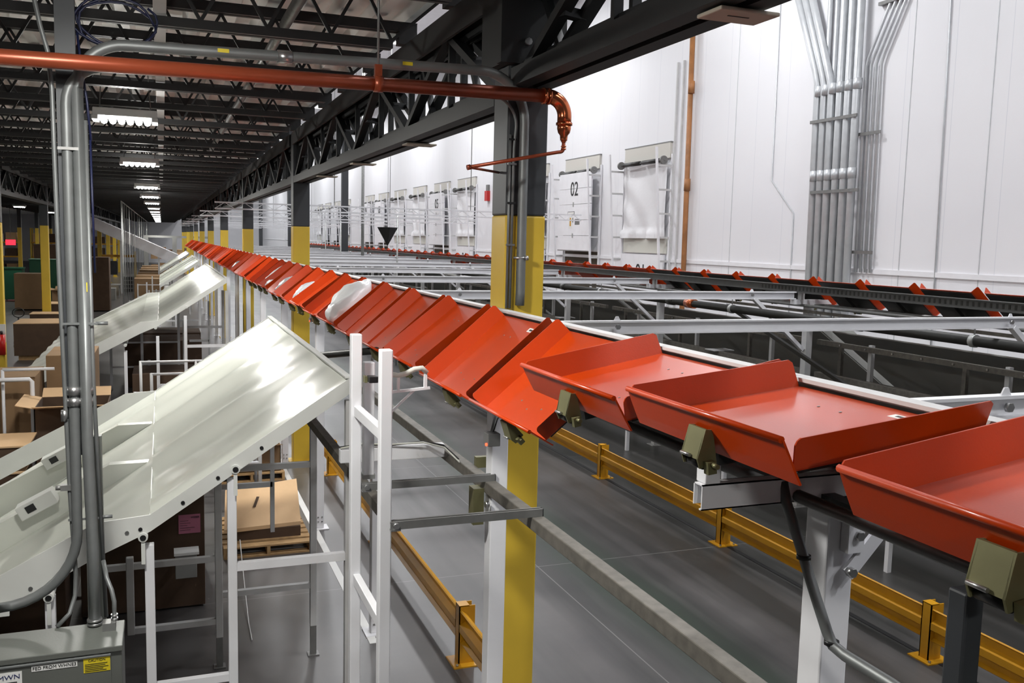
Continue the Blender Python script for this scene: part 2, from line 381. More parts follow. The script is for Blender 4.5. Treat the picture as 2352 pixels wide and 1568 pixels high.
# ------------------------------------------------------------------ roof joists
def joist_parts(x0, x1, y, detail, r):
    zt0, zt1, zb0, zb1 = 5.60, 5.68, 5.16, 5.22
    t = MB().box(x0, x1, y - .055, y - .012, zt0, zt1).box(x0, x1, y + .012, y + .055, zt0, zt1).box(x0, x1, y - .06, y + .06, zt1 - .012, zt1)
    c = MB().box(x0 + .55, x1 - .55, y - .05, y - .012, zb0, zb1).box(x0 + .55, x1 - .55, y + .012, y + .05, zb0, zb1)
    w = MB(); n = 11; L = (x1 - x0 - 1.1) / n
    for k in range(n):
        a = x0 + .55 + k * L
        w.bar((a, y, zb1), (a + L / 2, y, zt0), .022, .022); w.bar((a + L / 2, y, zt0), (a + L, y, zb1), .022, .022)
    w.bar((x0 + .12, y, zt0), (x0 + .55, y, zb1), .022, .022); w.bar((x1 - .12, y, zt0), (x1 - .55, y, zb1), .022, .022)
    s1 = MB().box(x0, x0 + .16, y - .06, y + .06, 5.495, zt0); s = MB().box(x1 - .16, x1, y - .06, y + .06, 5.495, zt0)
    if detail:
        t.build('top_chord', 'joist', r); c.build('bottom_chord', 'joist', r); w.build('web', 'joist', r); s.build('bearing_seat', 'joist', r); s1.build('bearing_seat', 'joist', r)
    else:
        for o in (c, w, s, s1): t.add(o.v, o.f)
        t.build('joist_frame', 'joist', r)
protoA = thing('roof_joist', 'x', 'joist', (0, 0, 5.16)); joist_parts(-3.72, 2.10, 0, True, protoA)
protoB = thing('roof_joist', 'x', 'joist', (0, 0, 5.16)); joist_parts(-9.62, -3.86, 0, False, protoB)
protoC = thing('roof_joist', 'x', 'joist', (0, 0, 5.16)); joist_parts(-3.72, 2.10, 0, False, protoC)
sA, sB, sC = snapshot(protoA), snapshot(protoB), snapshot(protoC)
for k in range(-1, 83):
    y = 5.15 + 10 / 7 * k
    n = k + 1
    lab = 'black open-web roof joist over the aisle, %s from the viewer' % ORD[n] if n < 16 else 'black open-web roof joist over the aisle, far off where joists merge'
    s = sA if n < 14 else sC
    if k == -1: protoA.location.y = y; protoA['label'] = lab; protoA['group'] = 'roof joists over the aisle'; continue
    if n == 14: protoC.location.y = y; protoC['label'] = lab; protoC['group'] = 'roof joists over the aisle'; continue
    dup(s, (0, y, 5.16), lab, 'roof joists over the aisle')
for k in range(-1, 83):
    y = 5.15 + 10 / 7 * k; n = k + 1
    lab = 'black roof joist left of the storage-side girder, %s from the viewer' % ORD[n] if n < 8 else 'black roof joist left of the storage-side girder, far off'
    if k == -1: protoB.location.y = y; protoB['label'] = lab; protoB['group'] = 'roof joists over the storage'; continue
    dup(sB, (0, y, 5.16), lab, 'roof joists over the storage')
# hanging strips seen between the joists
r = thing('sprinkler_main', 'pale grey channel running under the joists toward the far wall', 'channel', (.0, 60, 5.25))
MB().box(-.03, .05, 4.2, 118, 5.235, 5.295).build('channel', 'white_d', r)
for k in range(10):
    y = 5.86 + 10 / 7 * k
    MB().box(-.035, .055, y - .02, y + .02, 5.295, 5.62).build('drop_strap', 'white_d', r)
r = thing('bridging_pipe', 'dark slanted bridging pipe crossing under the joists beside the aisle lights', 'pipe', (.9, 9, 5.4))
MB().tube([(.98, 5.2, 5.56), (.98, 20, 5.56)], .045, 10).build('pipe', 'strut', r)

# ------------------------------------------------------------------ LED ceiling lights
def led_fixture(loc, label, group, detail=True):
    x, y, z = loc
    r = thing('ceiling_light', label, 'light', loc, group)
    MB().box(x - .31, x + .31, y - .17, y + .17, z + .02, z + .10).build('housing', 'white_d', r, bevel=.01)
    if detail:
        for s in (-1, 1): MB().box(x + s * .26, x + s * .32, y - .17, y + .17, z - .02, z + .02).build('end_bracket', 'white_d', r)
    for k in range(6):
        cx = x - .215 + .086 * k
        m = MB(); m.tube([(cx, y - .14, z), (cx, y + .14, z)], .036, 8)
        m.build('led_strip', 'led', r)
        if not detail and k == 0: pass
    for s in (-1, 1): MB().tube([(x + s * .25, y, z + .10), (x + s * .22, y, 5.62)], .006, 5).build('hanger', 'strut', r)
    return r
ly = [-3.4, 3.6, 10.7, 17.4, 26.2, 33.0, 40.0, 48.5, 56, 63, 70, 77, 84, 91, 98, 105]  # first light is unseen, added to brighten the near joists and deck
light_pts = []
for i, y in enumerate(ly):
    lab = ('LED ceiling light just overhead out of the joists' if i == 1 else 'LED ceiling light behind the viewer' if i == 0 else
           'glowing LED ceiling light, %s in the line running to the far wall' % ORD[i - 2] if i < 9 else 'glowing LED ceiling light at the far end where the line of lights merges')
    led_fixture((-.34, y, 5.0), lab, 'LED lights over the aisle', i < 7); light_pts.append((-.34, y, 4.93))
for i, (x, y) in enumerate(((-6.9, 54), (-6.9, 68), (-6.9, 82), (-6.9, 38), (-12.5, 60), (-12.5, 76), (-18, 70), (-18, 90), (-12.5, 44), (-6.9, 96), (-6.9, 9), (-6.9, 23))):  # last pair is out of view, added to light the boxes and deck
    lab = ['glowing LED light over the storage area right of the first storage-side girder', 'small LED light over the storage area, beyond the brightest one there', ][i] if i < 2 else 'small distant LED light over the storage area'
    led_fixture((x, y, 5.0), lab, 'LED lights over the storage', False); light_pts.append((x, y, 4.93))
def area(loc, sx, sy, power, col=(1, 1, 1), rot=(0, 0, 0), spread=PI):
    l = bpy.data.lights.new('lamp', 'AREA'); l.shape = 'RECTANGLE'; l.size = sx; l.size_y = sy; l.energy = power; l.color = col; l.spread = spread
    o = bpy.data.objects.new('lamp', l); o.location = loc; o.rotation_euler = rot; COL.objects.link(o); return o
def deck_fill(loc, power, col):  # added point light below a fixture that brightens the deck around it
    l = bpy.data.lights.new('lamp', 'POINT'); l.energy = power; l.color = col; l.shadow_soft_size = .10
    o = bpy.data.objects.new('lamp', l); o.location = loc; COL.objects.link(o)
for p in light_pts:
    area(p, .52, .28, 115 if p[0] > -5 else 90, (1, .985, .93))
    if p[1] < 34: deck_fill((p[0], p[1], 4.86), 48 if p[0] > -5 else 40, (1, .985, .93))
# high bay lamps over the dock aisle
hb = MB()
protoH = None
hbn = 0
for y in range(-4, 124, 10):
    for x in (5.2, 9.0):
        lab = 'bright high-bay lamp under the white dock roof'
        if protoH is None:
            protoH = thing('high_bay_lamp', lab, 'light', (x, y, 11.5), 'high-bay lamps over the dock')
            MB().box(x - .35, x + .35, y - .6, y + .6, 11.5, 11.58).build('housing', 'white', protoH)
            MB().box(x - .31, x + .31, y - .56, y + .56, 11.485, 11.5).build('lens', 'led', protoH)
            MB().tube([(x, y - .5, 11.58), (x, y - .5, 12.0)], .008, 5).build('hanger', 'strut', protoH)
            sH = snapshot(protoH); x0, y0 = x, y
        else:
            dup(sH, (x, y, 11.5), lab, 'high-bay lamps over the dock')
        area((x, y, 11.45), .62, 1.12, 280, (.97, .98, 1))

# ------------------------------------------------------------------ tilting trays
# local frame: hinge edge at x=0, floor runs to x=-.59, y along the line, z normal to the floor
def tray_parts(r, detail=True):
    W, FL, FH = .59, .385, .084
    f = MB().box(-W, 0, -FL, FL, -.006, 0)
    fl = []
    for s in (-1, 1):
        m = MB()
        # flange leaning slightly outward, rounded top near corner
        a0, a1 = FL, FL + .035
        pts = [(-.588, 0), (-.600, .066), (-.596, FH - .006), (-.588, FH), (-.012, FH), (0, FH - .01), (0, 0)]
        vs = []
        for th in (0, .005):
            for px, pz in pts: vs.append((px, s * (a0 + (a1 - a0) * pz / FH + th), pz))
        n = len(pts); fs = [tuple(range(n)), tuple(range(2 * n - 1, n - 1, -1))] + [(i, i + n, (i + 1) % n + n, (i + 1) % n) for i in range(n)]
        m.add(vs, fs); fl.append(m)
    # near lip : curved up wall with a rolled hem, wider at the floor than at the top
    lp = [(-W + .012, -.034), (-W, -.002), (-W - .014, .04), (-W - .027, .080)]
    lip = MB(); vs = []
    wid = [FL + .022, FL + .020, FL + .018, FL + .014]
    for (px, pz), wv in zip(lp, wid):
        for s in (-1, 1): vs.append((px, s * wv, pz))
        for s in (1, -1): vs.append((px - .006, s * wv, pz - .001))
    fs = []
    for i in range(len(lp) - 1):
        a = i * 4; b = a + 4
        fs += [(a, a + 1, b + 1, b), (a + 2, a + 3, b + 3, b + 2), (a + 1, a + 2, b + 2, b + 1), (a + 3, a, b, b + 3)]
    fs += [(0, 3, 2, 1), (12, 13, 14, 15)]
    lip.add(vs, fs)
    hem = MB().tube([(-W - .033, -FL - .012, .080), (-W - .033, FL + .012, .080)], .009, 8)
    skirt = MB().box(-W + .03, -.02, -FL + .01, FL - .01, -.016, -.006)
    if not detail:
        for o in fl + [lip, hem, skirt]: f.add(o.v, o.f)
        return f
    f.build('floor_pan', 'orange_f', r)
    for o in fl: o.build('end_flange', 'orange', r)
    l = lip.build('front_lip', 'orange', r); hem.build('rolled_hem', 'orange', l)
    skirt.build('under_plate', 'blackpipe', r, label='dark underside plate')
    # olive tilt bracket hung on the lip
    bk = MB(); c0 = -.02
    bk.add([(-W - .036, c0 - .038, .040), (-W - .036, c0 + .038, .040), (-W - .066, c0 + .044, -.036), (-W - .066, c0 - .044, -.036),
            (-W - .030, c0 - .038, .040), (-W - .030, c0 + .038, .040), (-W - .060, c0 + .044, -.036), (-W - .060, c0 - .044, -.036)],
           [(0, 1, 2, 3), (7, 6, 5, 4), (0, 4, 5, 1), (1, 5, 6, 2), (2, 6, 7, 3), (3, 7, 4, 0)])
    for q in (-1, 1):
        bk.prism([(-W - .036, .040), (-W - .066, -.036), (-W - .060, -.062), (-W - .008, -.056), (-W - .014, .036)], c0 + q * .041 - .003, c0 + q * .041 + .003)
    b = bk.build('tilt_bracket', 'olive', r)
    MB().tube([(-W - .069, c0 - .01, -.030), (-W - .069, c0 + .036, -.030)], .005, 8).build('axle_pin', 'bolt', b)
    MB().tube([(-W - .042, c0 - .036, -.054), (-W - .042, c0 + .036, -.054)], .015, 12).build('cam_roller', 'black', b)
    MB().box(-W - .050, -W - .024, c0 - .070, c0 - .047, -.075, -.042).tube([(-W - .036, c0 - .07, -.05), (-W - .036, c0 - .095, -.05)], .007, 8).build('latch_block', 'olive', b)
    MB().bar((-W + .02, 0, -.055), (-.16, 0, -.055), .06, .04).build('tilt_arm', 'blackpipe', r)
    MB().box(-.075, -.045, -.20, -.12, 0, .0012).build('barcode_sticker', 'paper', r)
    MB().box(-.066, -.054, -.18, -.14, .0012, .0018).build('barcode_print', 'ink', r)
    for (px, py) in ((-.47, -.12), (-.47, .12), (-.50, 0), (-.14, 0), (-.14, .1)):
        MB().tube([(px, py, 0), (px, py, .002)], .0045, 8).build('floor_screw', 'strut', r)
HX, HZ = 1.95, 3.3715
pt = thing('sorter_tray', 'x', 'tray', (0, 0, 0)); tray_parts(pt, True); sT = snapshot(pt)
near = [(1.135, 8, 'flat open orange tray cut by the right edge of the picture, nearest of all', .94), (2.075, 6.3, 'flat open orange tray in the middle foreground with pale glare on its floor', .94),
        (2.935, 10.5, 'nearly level orange tray between the glaring foreground tray and the tilted ones', 1.0), (3.87, 40, 'nearest tilted orange tray, its corner hanging in front of the yellow column', 1.0)]
first = True
for (y, t, lab, sy) in near:
    if first:
        pt.location = (HX, y, HZ); pt.rotation_euler = (0, -math.radians(t), 0); pt.scale = (1, sy, 1); tag(pt, lab, 'tray', 'orange sorter trays of the near line'); first = False
    else: dup(sT, (HX, y, HZ), lab, 'orange sorter trays of the near line', (0, -math.radians(t), 0), (1, sy, 1))
flat = MB()
ps = tag(tray_parts(None, False).build('sorter_tray', 'orange'), 'x', 'tray', 'orange sorter trays of the near line')
bags_at = {5: 'holding a big white bag', 9: 'holding a grey bag', 12: 'holding a grey bag', 13: 'holding a slim white bag', 19: 'holding a small grey bag'}
tilts = [40, 41, 38.5, 40.5, 42, 39, 40, 37.5, 41, 39.5, 42, 38, 40]
NT = 65
used = False
for k in range(1, NT):
    y = 3.87 + .963 * k; t = tilts[k % 13] + random.uniform(-.8, .8)
    if k < 19: lab = 'tilted orange tray, %s up the near line from the one over the yellow column' % ORD[k - 1]
    else: lab = 'tilted orange tray far up the near line where trays blur together'
    if k < 15: dup(sT, (HX, y, HZ), lab, 'orange sorter trays of the near line', (0, -math.radians(t), 0), (1, 1, 1))
    elif not used:
        used = True; ps.location = (HX, y, HZ); ps.rotation_euler = (0, -math.radians(t), 0); ps['label'] = lab
    else:
        dup((ps, []), (HX, y, HZ), lab, 'orange sorter trays of the near line', (0, -math.radians(t), 0))
# far line, mirrored, tilting to the dock side
FX = 8.75
for k in range(0, 66):
    y = 4.55 + .957 * k; t = tilts[(k * 3) % 13]
    if k < 14: lab = 'small tilted orange tray of the dock-side line, %s from its right end' % ORD[k]
    else: lab = 'small tilted orange tray far along the dock-side line'
    if k < 12: dup(sT, (FX, y, HZ), lab, 'orange sorter trays of the dock-side line', (0, -math.radians(t), PI), (1, 1, 1))
    else: dup((ps, []), (FX, y, HZ), lab, 'orange sorter trays of the dock-side line', (0, -math.radians(t), PI))

# ------------------------------------------------------------------ tracks under the trays
r = thing('sorter_track', 'long grey track carrying the near line of orange trays', 'conveyor', (1.75, 30, 3.2))
MB().prism([(1.962, 3.14), (2.012, 3.14), (2.012, 3.395), (1.962, 3.395), (1.962, 3.38), (1.997, 3.38), (1.997, 3.155), (1.962, 3.155)], .3, 66).build('side_rail', 'panelgrey', r, label='pale grey outer side rail')
MB().prism([(1.955, 3.385), (2.016, 3.385), (2.016, 3.398), (1.955, 3.398)], .3, 66).build('rail_cap', 'white_d', r)
MB().tube([(1.74, .3, 3.095), (1.74, 66, 3.095)], .02, 10).build('running_rail', 'strut', r)
MB().tube([(1.92, .3, 3.17), (1.92, 66, 3.17)], .02, 10).build('running_rail', 'strut', r)
for k in range(24):
    y = .75 + .957 * k
    MB().box(1.73, 1.965, y - .02, y + .02, 3.11, 3.13).build('cross_tie', 'dusty', r)
MB().bar((1.85, .3, 3.07), (1.85, 66, 3.07), .05, .05).build('drive_chain_guard', 'blackpipe', r)
r = thing('sorter_track', 'long dark grey ribbed track carrying the dock-side line of orange trays', 'conveyor', (8.8, 30, 3.2))
mb = MB().box(8.60, 8.66, -8, 67, 3.195, 3.285).box(8.57, 8.68, -8, 67, 3.285, 3.295).box(8.57, 8.66, -8, 67, 3.185, 3.195)  # near end extended out of view to darken tray reflections
mb.build('side_rail', 'darkrail', r)
for k in range(90):
    y = 4.6 + .08 * k
    MB().box(8.597, 8.60, y, y + .028, 3.215, 3.27).build('rail_slot', 'blackpipe', r)
MB().tube([(8.72, 3.2, 3.0), (8.72, 67, 3.0)], .022, 8).build('running_rail', 'strut', r)
MB().tube([(9.08, 3.2, 3.0), (9.08, 67, 3.0)], .022, 8).build('running_rail', 'strut', r)
MB().box(8.70, 8.74, 3.2, 67, 2.90, 2.94).build('lower_rail', 'dusty', r)

# ------------------------------------------------------------------ near line supports
def support(y, lab, x=1.885):
    r = thing('conveyor_support', lab, 'conveyor support', (x, y, 0), 'white supports of the near line')
    MB().box(x - .052, x + .052, y - .052, y + .052, .012, 3.16).build('post', 'white', r, bevel=.006)
    MB().box(x - .11, x + .11, y - .11, y + .11, 0, .012).build('base_plate', 'white', r)
    for dx, dz in ((-.025, .10), (.025, .10), (-.025, .16), (.025, .16)):
        MB().tube([(x + dx, y - .052, dz), (x + dx, y - .062, dz)], .011, 6).build('anchor_bolt', 'bolt', r)
    # open channel arm
    a = MB(); fl = y < 3
    if not fl: MB().box(1.72, x + .1, y - .04, y + .04, 3.0, 3.06).build('channel_arm', 'white', r)
    else: a.box(1.41, x + .1, y - .085, y - .081, 3.078, 3.152).box(1.41, x + .1, y - .085, y - .04, 3.148, 3.152).box(1.41, x + .1, y - .044, y - .040, 3.088, 3.152).box(1.41, x + .1, y - .085, y - .072, 3.078, 3.082)
    if fl:
        a.build('channel_arm', 'white', r)
        MB().box(1.42, 1.47, y - .085, y - .035, 3.152, 3.226).box(1.405, 1.485, y - .09, y - .03, 3.222, 3.230).build('riser', 'white', r, bevel=.004)
    MB().box(x - .005, x + .055, y - .09, y - .055, 2.90, 3.07).build('clip_angle', 'white', r)
    MB().bar((x + .01, y - .075, 2.83), (x + .26, y - .075, 3.09), .048, .012, (0, 1, 0)).build('knee_brace', 'white', r)
    for bx, bz in ((x + .03, 2.955), (x + .01, 2.842)):
        MB().tube([(bx, y - .08, bz), (bx, y - .105, bz)], .015, 6).build('hex_bolt', 'bolt', r)
    return r
sup = [(2.235, 'white channel-section support in the right foreground with a grey conduit beside it'), (5.05, 'white support post standing against the big yellow column'),
       (8.45, 'white support post behind the ladder frame under the tilted trays'), (11.85, 'white support post with four bolts at its foot beyond the pallet'), (15.5, 'white support post beside the second yellow column')]
for y, l in sup: support(y, l, 1.94 if y < 3 else 1.86 if y < 6 else 1.885)
for k in range(1, 14):
    support(15.5 + 3.45 * k, 'white support post of the near line, %s past the second yellow column' % ORD[k - 1])
r = thing('steel_upright', 'dark grey steel leg under the nearest tray at the lower right corner', 'post', (1.44, 1.25, 0))
MB().box(1.385, 1.43, 1.22, 1.265, .01, 3.19).build('post', 'colgrey', r, bevel=.005)
MB().box(1.36, 1.52, 1.17, 1.34, 0, .012).build('foot_plate', 'colgrey', r)
r = thing('flexible_conduit', 'grey conduit dropping past the right foreground support and bending away', 'conduit', (1.7, 2.05, 2.7))
pts = [(1.69, 2.16, 3.14), (1.695, 2.142, 3.079), (1.70, 2.073, 2.964), (1.70, 2.0, 2.85), (1.70, 1.945, 2.77), (1.70, 1.92, 2.742), (1.70, 1.87, 2.735), (1.70, 1.70, 2.735), (1.70, 1.2, 2.70)]
MB().tube(pts, .016, 10).build('conduit', 'conduit', r)
for p in ((1.70, 2.06, 2.945), (1.70, 1.925, 2.748)): MB().tube([(p[0], p[1], p[2] - .006), (p[0], p[1], p[2] + .006)], .021, 10).build('cable_tie', 'black', r)

# ------------------------------------------------------------------ white cross beams between the lines
for k in range(-1, 13):
    y = 6.65 + 4.25 * k if k >= 0 else 2.95
    lab = ('short visible stretch of white cross beam behind the two foreground trays at the right edge' if k < 0 else 'long white cross beam between the lines, running over to the right edge' if k == 0 else
           'white cross beam between the two tray lines, %s behind the long foreground beam' % ORD[k - 1] if k < 9 else 'distant white cross beam between the tray lines')
    r = thing('cross_beam', lab, 'beam', (5.2, y, 3.15), 'white cross beams between the tray lines')
    MB().prism([(y - .03, 3.09), (y + .03, 3.09), (y + .03, 3.20), (y - .03, 3.20), (y - .03, 3.185), (y + .018, 3.185), (y + .018, 3.105), (y - .03, 3.105)], 1.99, 8.56, "x").build('channel', 'white', r)
    for bx in (3.46, 7.8):
        MB().tube([(bx, y - .03, 3.15), (bx, y - .05, 3.15)], .022, 6).build('bolt', 'bolt', r)
        MB().prism([(bx - .03, 3.2), (bx + .03, 3.2), (bx + .012, 3.235), (bx - .012, 3.235)], y - .02, y - .012).build('bolt_tab', 'white', r)
    MB().box(3.68, 3.74, y - .02, y + .02, 3.0, 3.10).tube([(3.71, y, 2.93), (3.71, y, 3.02)], .012, 6).build('cable_clamp', 'strut', r)
    MB().bar((7.85, y, 3.1), (8.74, y, 2.35), .05, .07, (0, 1, 0)).build('knee_brace', 'white', r)
    p = thing('conveyor_support', 'white post under the dock-side line beyond the right edge' if k < 0 else 'white post under the dock-side line at its %s cross beam' % ORD[k] if k < 9 else 'distant white post under the dock-side line', 'conveyor support', (8.82, y, 0), 'white supports of the dock-side line')
    MB().box(8.76, 8.87, y - .055, y + .055, .012, 3.02).build('post', 'white_d', p, bevel=.006)
    MB().box(8.64, 8.70, y - .04, y + .04, 3.08, 3.19).build('rail_seat', 'white_d', p)
    MB().box(8.70, 8.93, y - .11, y + .11, 0, .012).build('base_plate', 'white_d', p)
    MB().box(8.52, 9.2, y - .05, y + .05, 3.02, 3.085).build('head_arm', 'white', p)
# black air pipe along the dock-side line
r = thing('air_pipe', 'long black pipe hanging under the cross beams beside the dock-side line', 'pipe', (7.7, 30, 2.93))
MB().tube([(7.7, 2.6, 2.93), (7.7, 66, 2.93)], .055, 14).build('pipe', 'blackpipe', r)
for k in range(10):
    y = 6.65 + 4.25 * k
    MB().tube([(7.7, y + .3, 2.985), (7.7, y + .3, 3.1)], .008, 6).build('hanger_rod', 'strut', r)
    MB().tube([(7.7, y + .27, 2.93), (7.7, y + .33, 2.93)], .066, 14).build('pipe_clamp', 'galv', r)
    MB().tube([(7.7, y + 1.9, 2.93), (7.7, y + 2.08, 2.93)], .066, 14).build('pipe_coupling', 'blackpipe', r)
MB().tube([(7.7, 12.2, 2.93), (7.7, 12.42, 2.93)], .075, 14).build('red_coupling', 'copper_n', r)
r = thing('diagonal_strut', 'black diagonal strut slanting down below the nearest white cross beam', 'strut', (7.4, 9.5, 2.2))
MB().bar((7.9, 11.6, 2.95), (7.9, 7.7, 1.75), .05, .05).build('strut', 'blackpipe', r)

# ------------------------------------------------------------------ dock-side discharge chutes seen from behind
for k in range(-2, 9):  # first two are unseen, added so the near trays reflect something dark
    y0 = 4.6 + 6.6 * k
    lab = 'grey sheet-metal discharge chute behind the dock-side line, %s from the right' % ORD[k] if k >= 0 else 'grey sheet-metal discharge chute beyond the right edge of the view'
    r = thing('discharge_chute', lab, 'chute', (10.4, y0 + 3.1, 0), 'chutes behind the dock-side line')
    MB().sheet([(9.28, 2.62), (11.55, 1.05)], y0, y0 + 6.3, .02).build('slide_sheet', 'slab', r)
    for yy in (y0, y0 + 6.3): MB().prism([(9.28, 2.62), (11.55, 1.05), (11.55, 1.3), (9.28, 2.87)], yy - .01, yy + .01).build('side_wall', 'slab', r)
    MB().box(9.0, 9.06, y0, y0 + 6.3, 2.43, 2.50).build('upper_stringer', 'dusty', r)
    MB().box(8.98, 9.10, y0, y0 + 6.3, 1.87, 2.02).build('lower_stringer', 'dusty', r)
    MB().box(9.2, 9.24, y0, y0 + 6.3, 1.42, 1.50).build('foot_stringer', 'dusty', r)
    for q in range(3):
        yy = y0 + .9 + 2.2 * q
        MB().box(9.08, 9.14, yy - .03, yy + .03, 0.01, 2.52).build('leg', 'white_d', r)
        MB().box(9.11, 9.16, yy + .6, yy + .66, 1.5, 2.45).build('short_upright', 'dusty', r)
    for q in range(2):
        yy = y0 + .5 + 3.15 * q
        MB().box(8.02, 8.08, yy - .03, yy + .03, 0, 1.76).build('outer_leg', 'white', r)
        MB().box(8.08, 9.08, yy - .025, yy + .025, 1.70, 1.76).build('leg_arm', 'white_d', r)
    for q in range(12):
        MB().tube([(9.0, y0 + .3 + .5 * q, 2.465), (8.985, y0 + .3 + .5 * q, 2.465)], .014, 6).build('carriage_bolt', 'bolt', r)
    MB().box(8.9, 9.3, y0 + 2.2, y0 + 2.5, 2.02, 2.035).build('shelf_plate', 'white_d', r)
    MB().box(9.3, 9.32, y0, y0 + 6.3, .2, 1.45).build('back_panel', 'slab', r)

r = thing('belt_conveyor', 'low dark take-away belt running below the dock-side tray line', 'conveyor', (8.3, 30, 1.8))  # dark bed added to shade the floor beneath the dock-side line
MB().box(7.75, 8.85, -8, 66, 1.78, 1.86).build('belt', 'black', r)
MB().box(7.70, 7.75, -8, 66, 1.76, 1.92).build('side_frame', 'colgrey', r)
MB().box(8.85, 8.90, -8, 66, 1.76, 1.92).build('side_frame', 'colgrey', r)

# ------------------------------------------------------------------ guard rails
def rail_post(x, y, lab, group, flip=1):
    p = thing('guard_rail_post', lab, 'guard rail post', (x, y, 0), group)
    m = MB()
    m.box(x - .075, x + .075, y - .055, y - .045, .012, .55).box(x - .075, x - .065, y - .055, y + .055, .012, .55).box(x - .075, x + .075, y + .045, y + .055, .012, .55).box(x - .075, x + .02, y - .055, y + .055, .545, .555)
    m.build('channel_post', 'rail_y', p)
    MB().box(x - .14, x + .14, y - .13, y + .13, 0, .012).build('base_plate', 'rail_y', p)
    for s in (-1, 1): MB().tube([(x + s * .1, y - .1, .012), (x + s * .1, y - .1, .03)], .013, 6).build('anchor_bolt', 'bolt', p)
def rail_beam(x, ya, yb, lab, group):
    b = thing('guard_rail_beam', lab, 'guard rail', (x, (ya + yb) / 2, .4), group)
    prof = [(x - .02, .21), (x + .02, .23), (x + .02, .29), (x - .035, .315), (x - .035, .38), (x + .02, .405), (x + .02, .47), (x - .03, .505), (x - .02, .515), (x + .03, .48), (x + .03, .40), (x - .022, .373), (x - .022, .322), (x + .03, .30), (x + .03, .22), (x - .015, .20)]
    MB().prism(prof, ya + .06, yb - .06).build('corrugated_beam', 'rail_y', b)
ys = [-.55, 2.87, 6.29, 9.72, 13.2, 16.65, 20.1, 23.5, 27]
labs = ['out of view', 'out of view', 'yellow guard rail post at the lower right beside the dark leg', 'yellow guard rail post below the foreground white bracket arm', 'yellow guard rail post just right of the big yellow column']
for i, y in enumerate(ys):
    if i < 2 or i > 5: continue
    rail_post(6.72, y, labs[i] if i < 5 else 'yellow guard rail post hidden behind the big column', 'right aisle guard rail posts')
for i in range(1, 7):
    rail_beam(6.68, ys[i], ys[i + 1], 'yellow corrugated guard rail along the dark aisle, %s length from the right' % ORD[i - 1], 'right aisle guard rails')
ys = [4.2, 7.58, 11.0, 14.6, 18.1, 21.6]
for i, y in enumerate(ys):
    rail_post(2.52, y, ['yellow guard rail post behind the big column', 'yellow guard rail post at the bottom centre left of the white post', 'yellow guard rail post hidden behind the ladder frame', 'yellow guard rail post beside the second column', 'yellow guard rail post past the second column', 'yellow guard rail post farther past the second column'][i], 'left guard rail posts')
for i in range(5):
    rail_beam(2.48, ys[i], ys[i + 1], 'yellow guard rail under the tilted trays, %s length from the big column' % ORD[i], 'left guard rails')
tag(MB().box(6.70, 6.76, 3, 40, 0, .004).build('floor_stripe', 'ink'), 'thin black stripe on the floor under the right guard rail', 'floor marking')  # flat dark line along the foot of the right guard rail
tag(MB().box(1.78, 1.86, 8.2, 24, 0, .004).build('floor_stripe', 'paper'), 'white painted floor stripe running away past the pallet', 'floor marking')

